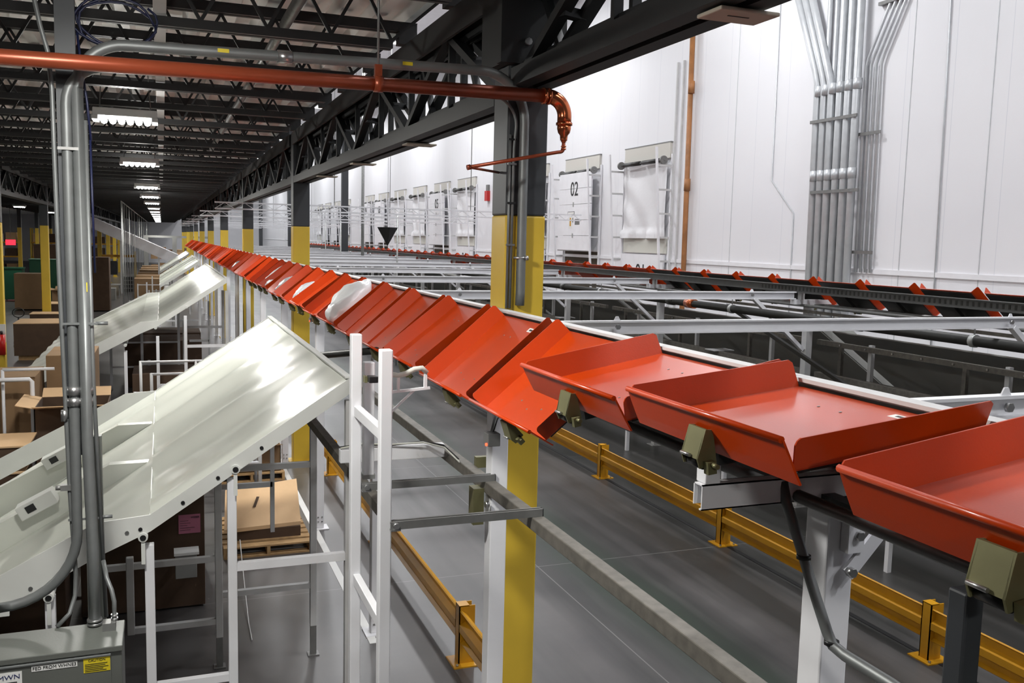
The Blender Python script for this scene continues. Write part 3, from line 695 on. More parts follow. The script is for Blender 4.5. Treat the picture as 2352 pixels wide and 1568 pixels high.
# ------------------------------------------------------------------ big white chutes
def chute(y0, y1, lab, dz=0.0, detail=True, lanes=(.32, .64), short=False):
    A, B, Cc, D = (1.2, 2.86 + dz), (-.10, 2.0 + dz), (-.42, (1.98 if detail else 1.93) + dz), (-2.75, .76 + dz)
    r = thing("discharge_slide", lab, 'chute', (-.4, (y0 + y1) / 2, 1.5), 'white slides of the near line')
    def surf(xa, za, xb, zb, ny, nx, amp):
        vs = []; fs = []
        for i in range(nx + 1):
            t = i / nx
            for j in range(ny + 1):
                yy = y0 + (y1 - y0) * j / ny
                w = amp * (math.sin(2 * PI * (yy - y0) / 1.28 + .6 * t) + .45 * math.sin(2 * PI * (yy - y0) / .71 + 1.9 - t)) * min(1, .35 + 1.3 * t if t < .5 else 1)
                if j in (0, ny): w = 0
                vs.append((xa + (xb - xa) * t, yy, za + (zb - za) * t + w))
        for i in range(nx):
            for j in range(ny):
                a = i * (ny + 1) + j; fs.append((a, a + 1, a + ny + 2, a + ny + 1))
        return vs, fs
    amp = .030 if detail else .016
    v, f = surf(*A, *B, 90 if detail else 40, 14, amp)
    m = MB(); m.add(v, f, True); up = m.build('upper_slide', 'chute', r)
    E_ = (-2.75, 2.0 + dz - .62 * 2.65)
    if detail:
        v, f = surf(*B, *E_, 90, 14, amp); m = MB(); m.add(v, f, True); m.build('lower_slide', 'chute', r)
    elif not short:
        m = MB(); v, f = surf(*B, *Cc, 40, 4, amp * .5); m.add(v, f, True); v, f = surf(*Cc, *D, 40, 14, amp); m.add(v, f, True); m.build('lower_slide', 'chute', r)
    # seam between the two sheets
    MB().box(-.104, -.096, y0, y1, 2.0 + dz - .012, 2.0 + dz + .004).build('sheet_seam', 'skirt', r)
    # top landing flange
    MB().bar((1.185, y0, 2.865 + dz), (1.185, y1, 2.865 + dz), .05, .012).build('top_flange', 'skirt', r)
    # side fascias
    for yy, nm in ((y0, -1), (y1, 1)):
        o = -.008 if nm < 0 else .008
        MB().prism([(1.2, 2.87 + dz), (-.10, 2.01 + dz), (-.10, 1.90 + dz), (1.2, 2.76 + dz)], yy + o - .006, yy + o + .006).build('upper_fascia', 'skirt', r)
        if not short: MB().prism([(-.10, 2.01 + dz), (-.42, 1.985 + dz), (-2.75, .765 + dz), (-2.75, .52 + dz), (-.42, 1.76 + dz), (-.10, 1.90 + dz)], yy + o - .006, yy + o + .006).build('lower_fascia', 'skirt', r)
    for fr in lanes:
        yy = y0 + (y1 - y0) * fr
        if short: MB().bar((1.15, yy, 2.86 + dz), (-.1, yy, 2.03 + dz), .05, .06).build('lane_rib', 'chute', r); continue
        MB().prism([(-.12, 1.99 + dz), (-.42, 1.985 + dz), (-2.75, .765 + dz), (-2.75, .36 + dz), (-.45, 1.78 + dz)], yy - .05, yy + .05).build('lane_divider', 'chute', r)
        if detail:
            b = MB().bar((-.80, yy - .125, 1.80), (-1.05, yy - .125, 1.67), .15, .11)
            k = b.build('sensor_housing', 'skirt', r, bevel=.006)
            MB().bar((-.935, yy - .203, 1.735), (-.995, yy - .203, 1.704), .008, .055).build('sensor_window', 'black', k)
    # hanger tubes under the sheet
    for tx in (.43, -.145, -.70)[:1 if short else 3]:
        tz = (2.0 + (tx + .1) * .66 - .07 if tx > -.1 else 1.98 + (tx + .42) * .52 - .30) + dz
        if tx == -.145: tz = 1.87 + dz
        MB().tube([(tx, y0 - .04, tz), (tx, y1, tz)], .03, 12).tube([(tx, y0 - .042, tz), (tx, y0 - .041, tz)], .02, 12).build('hanger_tube', 'skirt', r)
        if detail:
            MB().tube([(tx, y0 - .043, tz), (tx, y0 - .046, tz)], .019, 12).build('tube_bore', 'black', r)
            MB().box(tx - .012, tx + .012, y0 - .03, y0 - .02, tz - .18, tz - .03).build('hanger_strap', 'skirt', r)
    if detail:
        for bx, bz in ((-.24, 1.905), (-.56, 1.72), (-.80, 1.60), (.10, 2.075), (.32, 2.225), (.60, 2.41), (-.16, 1.92)):
            MB().tube([(bx, y0 - .014, bz + dz), (bx, y0 - .022, bz + dz)], .013, 8).build('fascia_bolt', 'bolt' if bx < -.2 else 'black', r)
        MB().box(-1.02, -.92, y0 - .03, y0 - .014, 1.44, 1.53).build('access_plate', 'skirt', r, bevel=.004)
    return r
chute(6.2, 11.2, 'huge white wavy slide in the left foreground under the tilted trays')
chute(19.2, 28.6, 'white slide with a kinked middle, second one, ending behind the conduit bundle', .10, False, ())
chute(33.5, 42.0, 'distant white slide above the row of brown cartons, third along the line', .05, False, (.2, .4, .6, .8), True)
chute(46.0, 52.5, 'farthest white slide at the head of the tray line', .05, False, (), True)

# ------------------------------------------------------------------ leg frames under the slides
def frame(y0, which, detail=True):
    n = which
    r = thing('slide_frame', 'white tube frame right at the front edge of the %s slide' % n, 'frame', (.3, y0, 0), 'white frames under the slides')
    for x, z in ((-.70, 1.52), (-.11, 1.80), (.41, 2.20)): MB().box(x - .03, x + .03, y0 - .03, y0 + .03, 0, z).build('post', 'white', r, bevel=.005)
    MB().box(.44, 1.20, y0 - .025, y0 + .025, 1.56, 1.615).build('rail', 'white', r)
    MB().box(-.08, .38, y0 - .025, y0 + .025, .79, .84).build('rail', 'white', r)
    MB().box(1.17, 1.23, y0 - .03, y0 + .03, 0, 2.70).build('post', 'white_d', r)
    y = y0 + 1.9
    r = thing('slide_frame', 'white tube frame with splice plates in the middle under the %s slide' % n, 'frame', (.3, y, 0), 'white frames under the slides')
    for x, z in ((-.30, 1.08), (.42, 1.95), (1.24, 2.60)):
        MB().box(x - .03, x + .03, y - .03, y + .03, .28 if x > 0 else .4, z).build('post', 'white_d', r, bevel=.005)
        if x > 0:
            MB().box(x - .026, x + .026, y - .026, y + .026, .012, .30).build('adjustable_foot', 'strut', r, label='bare grey telescoping foot')
            MB().box(x - .05, x + .05, y - .05, y + .05, 0, .012).build('foot_plate', 'strut', r)
    for x0, x1, z in ((.45, 1.21, .665), (-.5, .39, 1.0), (-.30, .39, .43), (.45, 1.21, 1.79)):
        MB().box(x0, x1, y - .025, y + .025, z - .025, z + .025).build('rail', 'white_d', r)
    MB().box(.96, 1.0, y + .9, y + .94, .90, 2.3).box(.55, .98, y + .9, y + .94, 1.36, 1.41).build('side_loop', 'white_d', r)
    y = y0 + 4.75
    r = thing('slide_frame', 'white tube frame at the back of the %s slide' % n, 'frame', (.3, y, 0), 'white frames under the slides')
    for x, z in ((-1.2, 1.2), (-.5, 1.6), (.35, 2.05)): MB().box(x - .03, x + .03, y - .03, y + .03, 0, z).build('post', 'white_d', r)
    for z in (.55, 1.15): MB().box(-1.2, .35, y - .02, y + .02, z - .02, z + .02).build('rail', 'white_d', r)
frame(6.25, 'big foreground'); frame(19.25, 'second'); frame(33.6, 'third'); frame(46.1, 'farthest')
for k, (y, ww) in enumerate(((12.6, 0), (14.3, 1), (16.2, 0), (17.8, 1))):
    r = thing('handrail_frame', 'white pipe railing between the foreground slide and the second, %s from the viewer' % ORD[k], 'railing', (.5, y, 0), 'white pipe railings between the slides')
    xs = (-.4, .55, 1.3) if ww else (-.2, 1.2)
    for x in xs: MB().tube([(x, y, 0), (x, y, 1.5)], .025, 8).build('post', 'white_d', r)
    for z in (.75, 1.48): MB().tube([(xs[0], y, z), (xs[-1], y, z)], .022, 8).build('rail', 'white', r)

# ------------------------------------------------------------------ ladder frame beside the tilted trays
r = thing('ladder_frame', 'tall white two-post ladder frame in front of the tilted trays', 'frame', (1.0, 4.65, 0))
for y in (4.30, 5.03): MB().box(.97, 1.03, y - .03, y + .03, 0, 3.29).build('post', 'white', r, bevel=.006)
for z in (2.86, 1.89, .95): MB().box(.985, 1.025, 4.33, 5.0, z - .03, z + .03).build('rung', 'white', r, bevel=.004)
m = MB().bar((1.03, 4.33, 3.075), (1.23, 4.33, 3.09), .02, .012).box(1.03, 1.04, 4.32, 4.34, 2.97, 3.08).bar((1.035, 4.33, 2.975), (1.15, 4.33, 3.08), .006, .012)
m.build('bracket_arm', 'white', r)
m = MB().tube([(1.03, 4.33, 3.165), (1.07, 4.33, 3.155), (1.11, 4.33, 3.165), (1.15, 4.33, 3.185), (1.19, 4.33, 3.19), (1.215, 4.33, 3.165)], .013, 10)
b = m.build('padded_grip', 'pvc', r)
MB().box(1.20, 1.215, 4.322, 4.338, 3.09, 3.16).box(1.065, 1.077, 4.322, 4.338, 3.08, 3.15).build('grip_standoff', 'white', b)
r = thing('inner_upright', 'shorter white upright standing on the grey strut behind the ladder frame', 'post', (1.09, 5.03, 2.45))
MB().box(1.06, 1.12, 5.08, 5.14, 2.45, 3.12).build('post', 'white', r, bevel=.005)
MB().box(1.055, 1.125, 5.075, 5.145, 2.445, 2.47).build('post_shoe', 'galv', r)
r = thing('photo_sensor', 'small black sensor on a clamp between the two ladder posts', 'sensor', (1.06, 4.98, 3.05))
MB().box(1.05, 1.10, 4.90, 4.97, 3.03, 3.065).build('body', 'black', r, bevel=.004)
MB().box(1.035, 1.05, 4.95, 5.0, 3.025, 3.06).build('clamp', 'olive', r)
MB().tube([(1.102, 4.93, 3.055), (1.115, 4.93, 3.055)], .008, 8).build('lens', 'strut', r)
for (x0, x1, y, lab) in ((1.03, 1.83, 5.0, 'grey slotted strut running from the ladder frame to the white post'), (1.02, 1.83, 4.27, 'grey slotted strut ending over the galvanised rail in front of the yellow column')):
    r = thing('slotted_strut', lab, 'strut', (1.4, y, 2.43), 'grey slotted struts at the ladder frame')
    MB().prism([(y - .02, 2.405), (y + .02, 2.405), (y + .02, 2.445), (y + .008, 2.445), (y + .008, 2.435), (y + .015, 2.435), (y + .015, 2.41), (y - .015, 2.41), (y - .015, 2.435), (y - .008, 2.435), (y - .008, 2.445), (y - .02, 2.445)], x0, x1, 'x').build('channel', 'strut', r)
    MB().box(x1 - .004, x1, y - .02, y + .02, 2.405, 2.445).build('end_cap', 'black', r)
    MB().box(x0, x0 + .05, y - .03, y + .03, 2.40, 2.407).tube([(x0 + .025, y - .02, 2.43), (x0 + .025, y - .05, 2.43)], .016, 6).build('corner_fitting', 'bolt', r)
r = thing('galvanised_rail', 'long dusty galvanised square rail running under the trays past the yellow column', 'rail', (1.8, 5, 2.37))
MB().box(1.765, 1.835, .4, 9.2, 2.335, 2.405).build('square_tube', 'dusty', r, bevel=.006)
MB().box(1.70, 1.765, 5.0, 5.09, 2.14, 2.36).build('hanger_plate', 'olive', r)
MB().tube([(1.762, 4.97, 2.27), (1.785, 4.97, 2.27)], .02, 8).build('bolt', 'bolt', r)
r = thing('dusty_channel', 'dusty dark channel slanting out from under the big slide toward the ladder frame', 'rail', (1.17, 6.4, 2.3))
MB().box(1.14, 1.20, 5.1, 8.6, 2.22, 2.29).build('channel', 'dusty', r)
r = thing('cable_tray_end', 'white box-section cross beam under the trays with loose cables on it', 'beam', (1.4, 5.85, 2.4))
MB().box(1.06, 1.765, 5.82, 5.88, 2.36, 2.45).build('box_beam', 'white', r, bevel=.004)
pts = [(1.06, 5.85, 2.46), (1.2, 5.84, 2.475), (1.4, 5.83, 2.462), (1.6, 5.80, 2.48), (1.72, 5.7, 2.47), (1.76, 5.5, 2.42)]
MB().tube(pts, .007, 6).build('loose_cable', 'black', r)
MB().tube([(p[0], p[1] - .03, p[2] + .012 * math.sin(i)) for i, p in enumerate(pts)], .006, 6).build('loose_cable', 'pvc', r, label='pale loose cable')
r = thing('cross_beam', 'olive zinc cross bar between the galvanised rail and the white post', 'beam', (1.87, 5.6, 2.45))
MB().box(1.835, 2.0, 5.36, 5.40, 2.39, 2.46).build('bar', 'olive', r)
r = thing('photo_sensor', 'grey sensor with a red light clamped to the white post under the corner tray', 'sensor', (1.72, 4.72, 2.78))
MB().bar((1.84, 4.98, 2.86), (1.66, 4.62, 2.735), .014, .05).build('bracket', 'galv', r)
MB().box(1.62, 1.69, 4.54, 4.62, 2.72, 2.79).build('body', 'strut', r, bevel=.004)
MB().tube([(1.621, 4.56, 2.73), (1.612, 4.56, 2.73)], .008, 8).build('indicator', 'redled', r)
MB().tube([(1.67, 4.6, 2.79), (1.73, 4.70, 2.84), (1.84, 4.85, 2.85)], .004, 6).build('lead', 'black', r)
# grey reject back panels under the tilted trays
r = thing('photo_sensor', 'small silver sensor below the big white bag on the tray line', 'sensor', (1.47, 9.75, 2.98))
MB().box(1.44, 1.49, 9.70, 9.78, 2.93, 2.97).build('body', 'strut', r); MB().bar((1.47, 9.78, 2.96), (1.62, 9.9, 3.06), .012, .03).build('bracket', 'galv', r)
MB().tube([(1.44, 9.70, 2.94), (1.435, 9.70, 2.94)], .009, 8).build('indicator', 'redled', r)
r = thing('idler_tube', 'black tube poking out from under the trays above the big slide', 'tube', (1.4, 7.0, 2.95))
MB().tube([(1.22, 7.62, 2.84), (1.50, 6.75, 2.98)], .028, 12).build('tube', 'blackpipe', r)

# ------------------------------------------------------------------ conduit bundle, enclosure and copper pipe in the left foreground
YP = 5.385
r = thing('conduit_bundle', 'tall bundle of grey steel conduits rising from the enclosure in the left foreground', 'conduits', (-.42, YP, 1.7))
c1 = [(-1.4, YP - .1, 1.77), (-.84, YP - .1, 1.81)] + arc((-.84, YP - .05, 2.20), .385, -PI / 2, 0, 10, (1, 0, 0), (0, 0, 1)) + [(-.456, YP, 3.0), (-.456, YP, 4.46)] + \
     arc((-.256, YP, 4.48), .20, PI, PI / 2, 8, (1, 0, 0), (0, 0, 1)) + [(1.9, YP, 4.715)] + arc((1.86, YP, 4.53), .185, PI / 2, 0, 8, (1, 0, 0), (0, 0, 1)) + [(2.045, YP + .01, 3.5), (2.04, YP + .01, 3.40)]
c1[1] = (-.84, YP - .05, 1.815)
MB().tube(c1[:-11], .027, 14).build('main_conduit', 'conduit', r)
c2 = [(-.373, YP - .16, 1.70), (-.402, YP, 2.3), (-.402, YP, 4.56)] + arc((-.16, YP, 4.56), .242, PI, PI / 2, 10, (1, 0, 0), (0, 0, 1)) + [(1.78, YP, 4.845)] + \
     arc((1.83, YP, 4.56), .285, PI / 2, 0, 12, (1, 0, 0), (0, 0, 1)) + [(2.115, YP, 3.5), (2.113, YP, 3.42)]
c2 = [c2[0], (-.376, YP - .1, 2.1), (-.395, YP - .02, 2.7)] + c2[2:]
MB().tube(c2, .030, 14).build('main_conduit', 'conduit', r)
MB().tube([(-.366, YP, 4.40), (-.36, YP, 3.0), (-.322, YP - .05, 1.70)], .011, 8).build('thin_conduit', 'conduit', r)
MB().tube([(-.345, YP, 4.30), (-.338, YP, 3.6)], .006, 8).build('blue_lead', 'bluecable', r)
MB().tube([(-.62, YP, 5.45), (-.60, YP, 5.05), (-.565, YP, 4.86), (-.535, YP, 4.74), (-.52, YP, 4.55), (-.512, YP, 3.6), (-.49, YP, 2.4), (-.47, YP - .03, 1.95), (-.475, YP - .05, 1.84), (-.50, YP - .1, 1.76), (-.56, YP - .14, 1.71)], .012, 10).build('side_conduit', 'conduit', r)
for (zz, xs) in ((2.905, (-.456, -.396)), (2.965, (-.456, -.394))):
    for xx in xs: MB().tube([(xx, YP - .005, zz - .022), (xx, YP - .005, zz + .022)], .036, 14).build('coupling', 'bolt', r)
MB().tube([(-.506, YP, 2.80), (-.505, YP, 2.86)], .019, 10).build('coupling', 'bolt', r)
for zz in (3.33, 2.26):
    MB().box(-.50, -.33, YP - .034, YP - .03, zz - .006, zz + .006).tube([(-.34, YP - .02, zz), (-.28, YP - .02, zz)], .010, 8).build('pipe_strap', 'conduit', r)
MB().box(-.50, -.40, YP - .034, YP - .03, 4.24, 4.255).build('pipe_strap', 'strut', r)
MB().box(-.535, -.44, YP - .02, YP + .02, 2.42, 2.45).tube([(-.53, YP, 2.435), (-.56, YP, 2.435)], .014, 8).build('conduit_clamp', 'strut', r)
MB().tube([(.62, YP, 4.818), (.70, YP, 4.82)], .036, 14).build('coupling', 'bolt', r)
for xx in (.30, 1.33): MB().box(xx, xx + .06, YP - .032, YP - .029, 4.795 + .023 * (xx + .2), 4.815 + .023 * (xx + .2)).build('yellow_tag', 'yellowlab', r)
MB().box(-.395, -.375, YP - .034, YP - .031, 3.50, 3.55).build('yellow_tag', 'yellowlab', r)
m = MB().tube([(1.6, YP, 4.706), (1.9, YP, 4.71)] + arc((1.88, YP, 4.53), .18, PI / 2, 0, 8, (1, 0, 0), (0, 0, 1)) + [(2.055, YP + .015, 4.4), (2.05, YP + .015, 3.40)], .0095, 8)
m.tube([(2.03, YP + .015, 4.48), (2.028, YP + .015, 3.40)], .0085, 8).build('slim_conduit', 'conduit', r)
for zz in (4.45, 4.30, 4.06, 3.80): MB().box(2.012, 2.07, YP + .001, YP + .004, zz - .006, zz + .006).build('strap', 'black' if zz in (4.45, 4.06) else 'bolt', r)
MB().tube([(2.06, YP - .01, 3.72), (2.14, YP - .033, 3.72)], .008, 8).tube([(2.13, YP - .03, 3.72), (2.15, YP - .033, 3.72)], .015, 8).build('standoff_clamp', 'bolt', r)
r = thing('strut_post', 'dark grey strut post behind the conduit bundle going up to the joists', 'post', (-.457, 5.5, 1.7))
MB().box(-.505, -.452, YP + .04, YP + .09, 2.6, 5.6).box(-.452, -.408, YP + .04, YP + .09, 2.6, 5.6).build('double_strut', 'colgrey', r, label='dark painted double strut')
MB().box(-.42, -.33, YP + .04, YP + .09, .0, 2.7).build('lower_strut', 'box', r)
r = thing('panel_enclosure', 'grey electrical enclosure with white and yellow labels in the lower left corner', 'enclosure', (-.75, 5.1, 0))
MB().box(-1.40, -.228, 4.93, 5.25, .85, 1.70).build('body', 'box', r, bevel=.006)
MB().box(-1.405, -.224, 4.918, 5.255, 1.672, 1.703).build('hood_lip', 'box', r, bevel=.004)
MB().box(-1.38, -.28, 4.919, 4.931, .90, 1.665).build('door', 'box', r, bevel=.004)
MB().box(-1.38, -.28, 4.912, 4.93, 1.655, 1.667).build('drip_strip', 'conduit', r, bevel=.003)
for x0 in (-1.35, -.32): MB().box(x0, x0 + .06, 5.0, 5.06, 0, .85).box(x0, x0 + .06, 5.16, 5.22, 0, .85).build('stand_leg', 'strut', r)
MB().box(-.33, -.265, 5.12, 5.19, 1.703, 1.745).build('hub_plate', 'strut', r)
s = MB().box(-.645, -.437, 4.917, 4.919, 1.622, 1.650).build('name_strip', 'paper', r)
text_mesh('lettering', 'FED FROM WHNE3', .0235, 'ink', (-.541, 4.9165, 1.636), (1, 0, 0), (0, 0, 1), s)
s = MB().box(-.409, -.284, 4.917, 4.919, 1.579, 1.654).build('caution_label', 'yellowlab', r)
text_mesh('lettering', 'CAUTION', .018, 'ink', (-.346, 4.9165, 1.642), (1, 0, 0), (0, 0, 1), s)
m = MB()
for q in range(5): m.box(-.402, -.402 + (.105, .095, .11, .085, .10)[q], 4.9155, 4.917, 1.622 - .009 * q, 1.6245 - .009 * q)
m.build('fine_print', 'ink', s)
s = MB().box(-.90, -.688, 4.917, 4.919, 1.52, 1.634).build('maker_plate', 'paper', r)
text_mesh('lettering', 'OMWN', .034, 'navy', (-.762, 4.9165, 1.607), (1, 0, .03), (0, 0, 1), s, sx=1.15)
MB().box(-.85, -.71, 4.9155, 4.917, 1.578, 1.583).build('underline', 'ink', s)
r = thing('short_conduit', 'short bent conduit entering the right end of the grey enclosure', 'conduit', (-.27, 5.17, 1.72))
MB().tube([(-.33, YP - .05, 2.02), (-.31, 5.25, 1.95), (-.285, 5.2, 1.90), (-.272, 5.18, 1.84), (-.272, 5.165, 1.74)], .012, 10).build('conduit', 'conduit', r)
for zz in (1.752, 1.772): MB().tube([(-.272, 5.165, zz - .006), (-.272, 5.165, zz + .006)], .018, 10).build('locknut', 'bolt', r)
for zz in (1.715, 1.735): MB().tube([(-.373, 5.22, zz - .005), (-.373, 5.22, zz + .008)], .038, 12).build('connector', 'bolt', r)
r = thing('cable_coil', 'dark blue cable looped in a loose coil above the conduit elbow', 'cable', (-.2, 5.5, 4.8))
for q, (cx, cz, rx, rz, ph) in enumerate(((-.22, 4.93, .20, .13, 0), (-.21, 4.92, .19, .12, .5), (-.20, 4.94, .20, .125, 1.1))):
    MB().tube([(cx + rx * math.cos(t / 20 * 2 * PI + ph) + .01 * math.sin(5 * t), 5.46 + .02 * q, cz + rz * math.sin(t / 20 * 2 * PI + ph)) for t in range(20)], .007, 6).build('cable_loop', 'bluecable', r)
MB().tube([(-.40, 5.46, 4.86), (-.385, 5.46, 4.7), (-.36, 5.46, 4.5), (-.345, 5.44, 4.3)], .007, 6).build('tail', 'bluecable', r)

r = thing('copper_pipe', 'thick reddish copper pipe crossing the upper left and ending in a downward elbow', 'pipe', (.8, 5.15, 4.65))
YC = 5.15
p0, p1 = (-4.0, YC, 4.61), (2.15, YC, 4.688)
MB().tube([p0, p1], .039, 18).build('pipe', 'copper', r)
el = [(2.14, YC, 4.688), (2.17, YC, 4.688)] + arc((2.17, YC, 4.578), .11, PI / 2, 0, 10, (1, 0, 0), (0, 0, 1)) + [(2.28, YC, 4.53)]
f = MB().tube(el, .043, 18).build('elbow', 'copper_n', r)
for p, q in (((2.135, YC, 4.688), (2.15, YC, 4.688)), ((2.165, YC, 4.688), (2.18, YC, 4.688))): MB().tube([p, q], .049, 18).build('joint_ring', 'copper_n', f)
MB().tube([(2.28, YC, 4.54), (2.28, YC, 4.525)], .05, 18).build('joint_ring', 'copper_n', f)
MB().tube([(2.28, YC, 4.53), (2.28, YC, 4.505), (2.28, YC, 4.48), (2.28, YC, 4.465), (2.28, YC, 4.44), (2.28, YC, 4.435)], [.042, .042, .036, .024, .022, .022], 16).build('reducer', 'copper_n', r)
MB().tube([(2.28, YC, 4.44), (2.28, YC, 4.395)] + arc((2.255, YC, 4.39), .025, 0, -PI / 2, 5, (1, 0, 0), (0, 0, 1)) + [(2.24, YC, 4.363), (1.69, YC, 4.248)], .011, 10).build('drain_pipe', 'copper', r)
for zz in (4.43, 4.40, 4.385): MB().tube([(2.28, YC, zz - .005), (2.28, YC, zz + .005)], .016, 12).build('joint_ring', 'copper_n', r)
MB().tube([(1.68, YC, 4.246), (2.012, 5.55, 4.256)], .008, 8).tube([(1.69, YC, 4.248), (1.67, YC, 4.243)], .016, 10).build('drain_tail', 'copper', r)
MB().tube([(1.14, YC, 4.72), (1.14, YC, 5.6)], .007, 6).build('hanger_rod', 'strut', r)
MB().tube([(1.115, YC, 4.676), (1.165, YC, 4.676)], .046, 14).box(1.12, 1.16, YC - .015, YC + .015, 4.70, 4.78).build('clevis_hanger', 'copper', r)

# ------------------------------------------------------------------ bags on the tilted trays
def bag(k, s0, s1, y, wid, hgt, m, lab, seed, kind='bag', skew=0.0):
    """puffy poly mailer lying on the floor of tilted tray k, from s0 to s1 across the tray"""
    random.seed(seed)
    yc = 3.87 + .963 * k + y; t = math.radians(tilts[k % 13])
    bm = bmesh.new(); bmesh.ops.create_icosphere(bm, subdivisions=4, radius=1)
    L = (s1 - s0) / 2; cs = (s0 + s1) / 2
    for v in bm.verts:
        x, yy, z = v.co
        sq = lambda a, p: math.copysign(abs(a) ** p, a)
        taper = 1 - .42 * max(0, -x * 0 + x)
        z2 = z * hgt * (taper ** .7) * (1 + .14 * math.sin(6 * x + 3 * yy) + .10 * math.sin(11 * yy + 4 * x + seed))
        px = cs - 0 + sq(x, .75) * L; py = sq(yy, .7) * wid * taper * (1 + .08 * math.sin(7 * x + seed))
        pz = max(.004, z2 + hgt * .55)
        py += skew * x
        pz += hgt * .10 * math.sin(13 * x + 9 * yy + seed) * math.sin(8 * yy - 5 * x) * (z > 0)
        v.co = (-px, py, pz)
    R = Matrix.Rotation(-t, 4, 'Y')
    for v in bm.verts: v.co = R @ v.co
    me = bpy.data.meshes.new(kind); bm.to_mesh(me); bm.free(); me.materials.append(M[m])
    for p in me.polygons: p.use_smooth = True
    o = bpy.data.objects.new(kind, me); COL.objects.link(o); o.location = (HX, yc, HZ)
    return tag(o, lab, 'bag', 'mailer bags on the tilted trays')
bag(5, .60, .02, .03, .23, .11, 'bag', 'big crumpled white poly bag lying across the tilted trays', 3, 'poly_bag', .13)
bag(8, .55, .20, .0, .14, .055, 'bag_g', 'grey poly bag on a tilted tray just behind the big white bag', 5, 'poly_bag')
bag(10, .56, .22, .0, .12, .05, 'bag_g', 'smaller grey poly bag two trays beyond the nearer grey bag', 8, 'poly_bag')
bag(11, .57, .40, .1, .12, .04, 'bag', 'white scrap of a poly bag at the lower edge of a tilted tray', 9, 'poly_bag')
bag(12, .58, .02, .1, .10, .03, 'bag', 'flat white mailer with a thin ridge beyond the grey bags', 11, 'poly_bag')
bag(19, .56, .26, .0, .16, .05, 'bag_g', 'small far white bag glinting on the receding orange trays', 12, 'poly_bag')
random.seed(21)

# ------------------------------------------------------------------ dock doors on the right wall
def dock_door(n, yc, num, raised, lab, detail=True):
    r = thing('door_%d' % n, lab, 'dock door', (XW, yc, 0), 'dock doors', 'structure')
    X = XW
    hp = MB().box(X - .07, X - .001, yc - 1.25, yc + 1.25, 6.10, 6.50).build('header_panel', 'lightheader', r)
    MB().box(X - .075, X - .001, yc - 1.27, yc + 1.27, 6.50, 6.53).build('header_edge', 'strut', r)
    MB().tube([(X - .22, yc - 1.28, 6.04), (X - .22, yc + 1.28, 6.04)], .018, 8).build('spring_shaft', 'strut', r)
    for s in (-1, 1):
        MB().tube([(X - .22, yc + s * .08, 6.04), (X - .22, yc + s * 1.0, 6.04)], .06, 10).build('torsion_spring', 'blackpipe', r)
        MB().tube([(X - .22, yc + s * 1.15, 6.04), (X - .22, yc + s * 1.22, 6.04)], .11, 14).build('cable_drum', 'strut', r)
        y = yc + s * 1.33
        t = MB().bar((X - .10, y, .0), (X - .52, y, 6.35), .06, .05, (1, 0, 0))
        t.box(X - .06, X - .01, y - .03, y + .03, 0, 6.2)
        t.build('lift_track', 'white', r)
        for q in range(5):
            z = 3.4 + .62 * q; MB().bar((X - .04, y, z), (X - .10 - .42 * z / 6.35, y, z), .03, .05).build('track_bracket', 'white_d', r)
    if raised:
        z0, z1 = 3.57, 6.02
        MB().box(X - .012, X - .002, yc - 1.22, yc + 1.22, .0, z0).build('door_opening', 'deep', r)
        dx = X - .30
    else:
        z0, z1 = .02, 3.57; dx = X - .12
        c = MB(); ny, nz = 24, 24; vs = []; fs = []
        for i in range(nz + 1):
            for j in range(ny + 1):
                u = j / ny; w = i / nz
                d = .05 + .03 * math.sin(9 * u + 4 * w) * (1 - w) + .02 * math.sin(17 * u * (1.2 - w) + n) + (.06 * abs(math.sin(14 * u)) if w < .12 else 0)
                vs.append((X - .04 - d, yc - 1.2 + 2.4 * u, 4.0 + 2.0 * w))
        for i in range(nz):
            for j in range(ny):
                a = i * (ny + 1) + j; fs.append((a, a + 1, a + ny + 2, a + ny + 1))
        c.add(vs, fs, True); c.build('plastic_curtain', 'sheet', r)
        MB().box(X - .05, X - .002, yc - 1.2, yc + 1.2, 3.6, 4.02).build('infill_panel', 'pvc', r, label='cream infill panel')
    d = MB()
    for q in range(5):
        a = z0 + (z1 - z0) * q / 5; b = z0 + (z1 - z0) * (q + 1) / 5
        d.box(dx, dx + .05, yc - 1.2, yc + 1.2, a + .006, b - .006)
    dp = d.build('door_panel', 'white', r)
    if detail:
        MB().box(dx - .005, dx, yc - 1.2, yc + 1.2, z0, z0 + .03).build('bottom_seal', 'strut', dp)
        for q in range(1, 5): MB().box(dx - .012, dx, yc + .02, yc + .08, z0 + (z1 - z0) * q / 5 - .07, z0 + (z1 - z0) * q / 5 + .07).build('panel_hinge', 'galv', dp)
    text_mesh('door_number', num, .62, 'ink', (dx - .006, yc, z1 - .52), (0, -1, 0), (0, 0, 1), dp, sx=.95, ext=.003)
    if raised and n == 2:
        MB().box(dx - .004, dx, yc - .05, yc + .45, 4.72, 4.82).build('small_sign', 'ink', dp); MB().box(dx - .006, dx - .004, yc - .03, yc + .43, 4.735, 4.805).build('sign_face', 'paper', dp)
        MB().box(dx - .004, dx, yc + .10, yc + .36, 4.28, 4.68).build('notice', 'paper', dp); MB().box(dx - .006, dx - .004, yc + .18, yc + .28, 4.36, 4.62).build('notice_print', 'rail_y', dp)
        MB().box(dx - .004, dx, yc - .45, yc - .10, 4.40, 4.58).build('vision_window', 'strut', dp)
dl = [(22.45, '01', 0), (26.6, '02', 1), (30.6, '03', 0), (38.4, '04', 0), (42.2, '05', 1), (46.2, '06', 0), (50.4, '07', 0), (54.5, '08', 1), (58.4, '09', 1), (66.2, '10', 0), (70.2, '11', 1), (74.2, '12', 1), (78.2, '13', 0), (86, '14', 1), (90, '15', 1), (94, '16', 0), (98, '17', 1)]
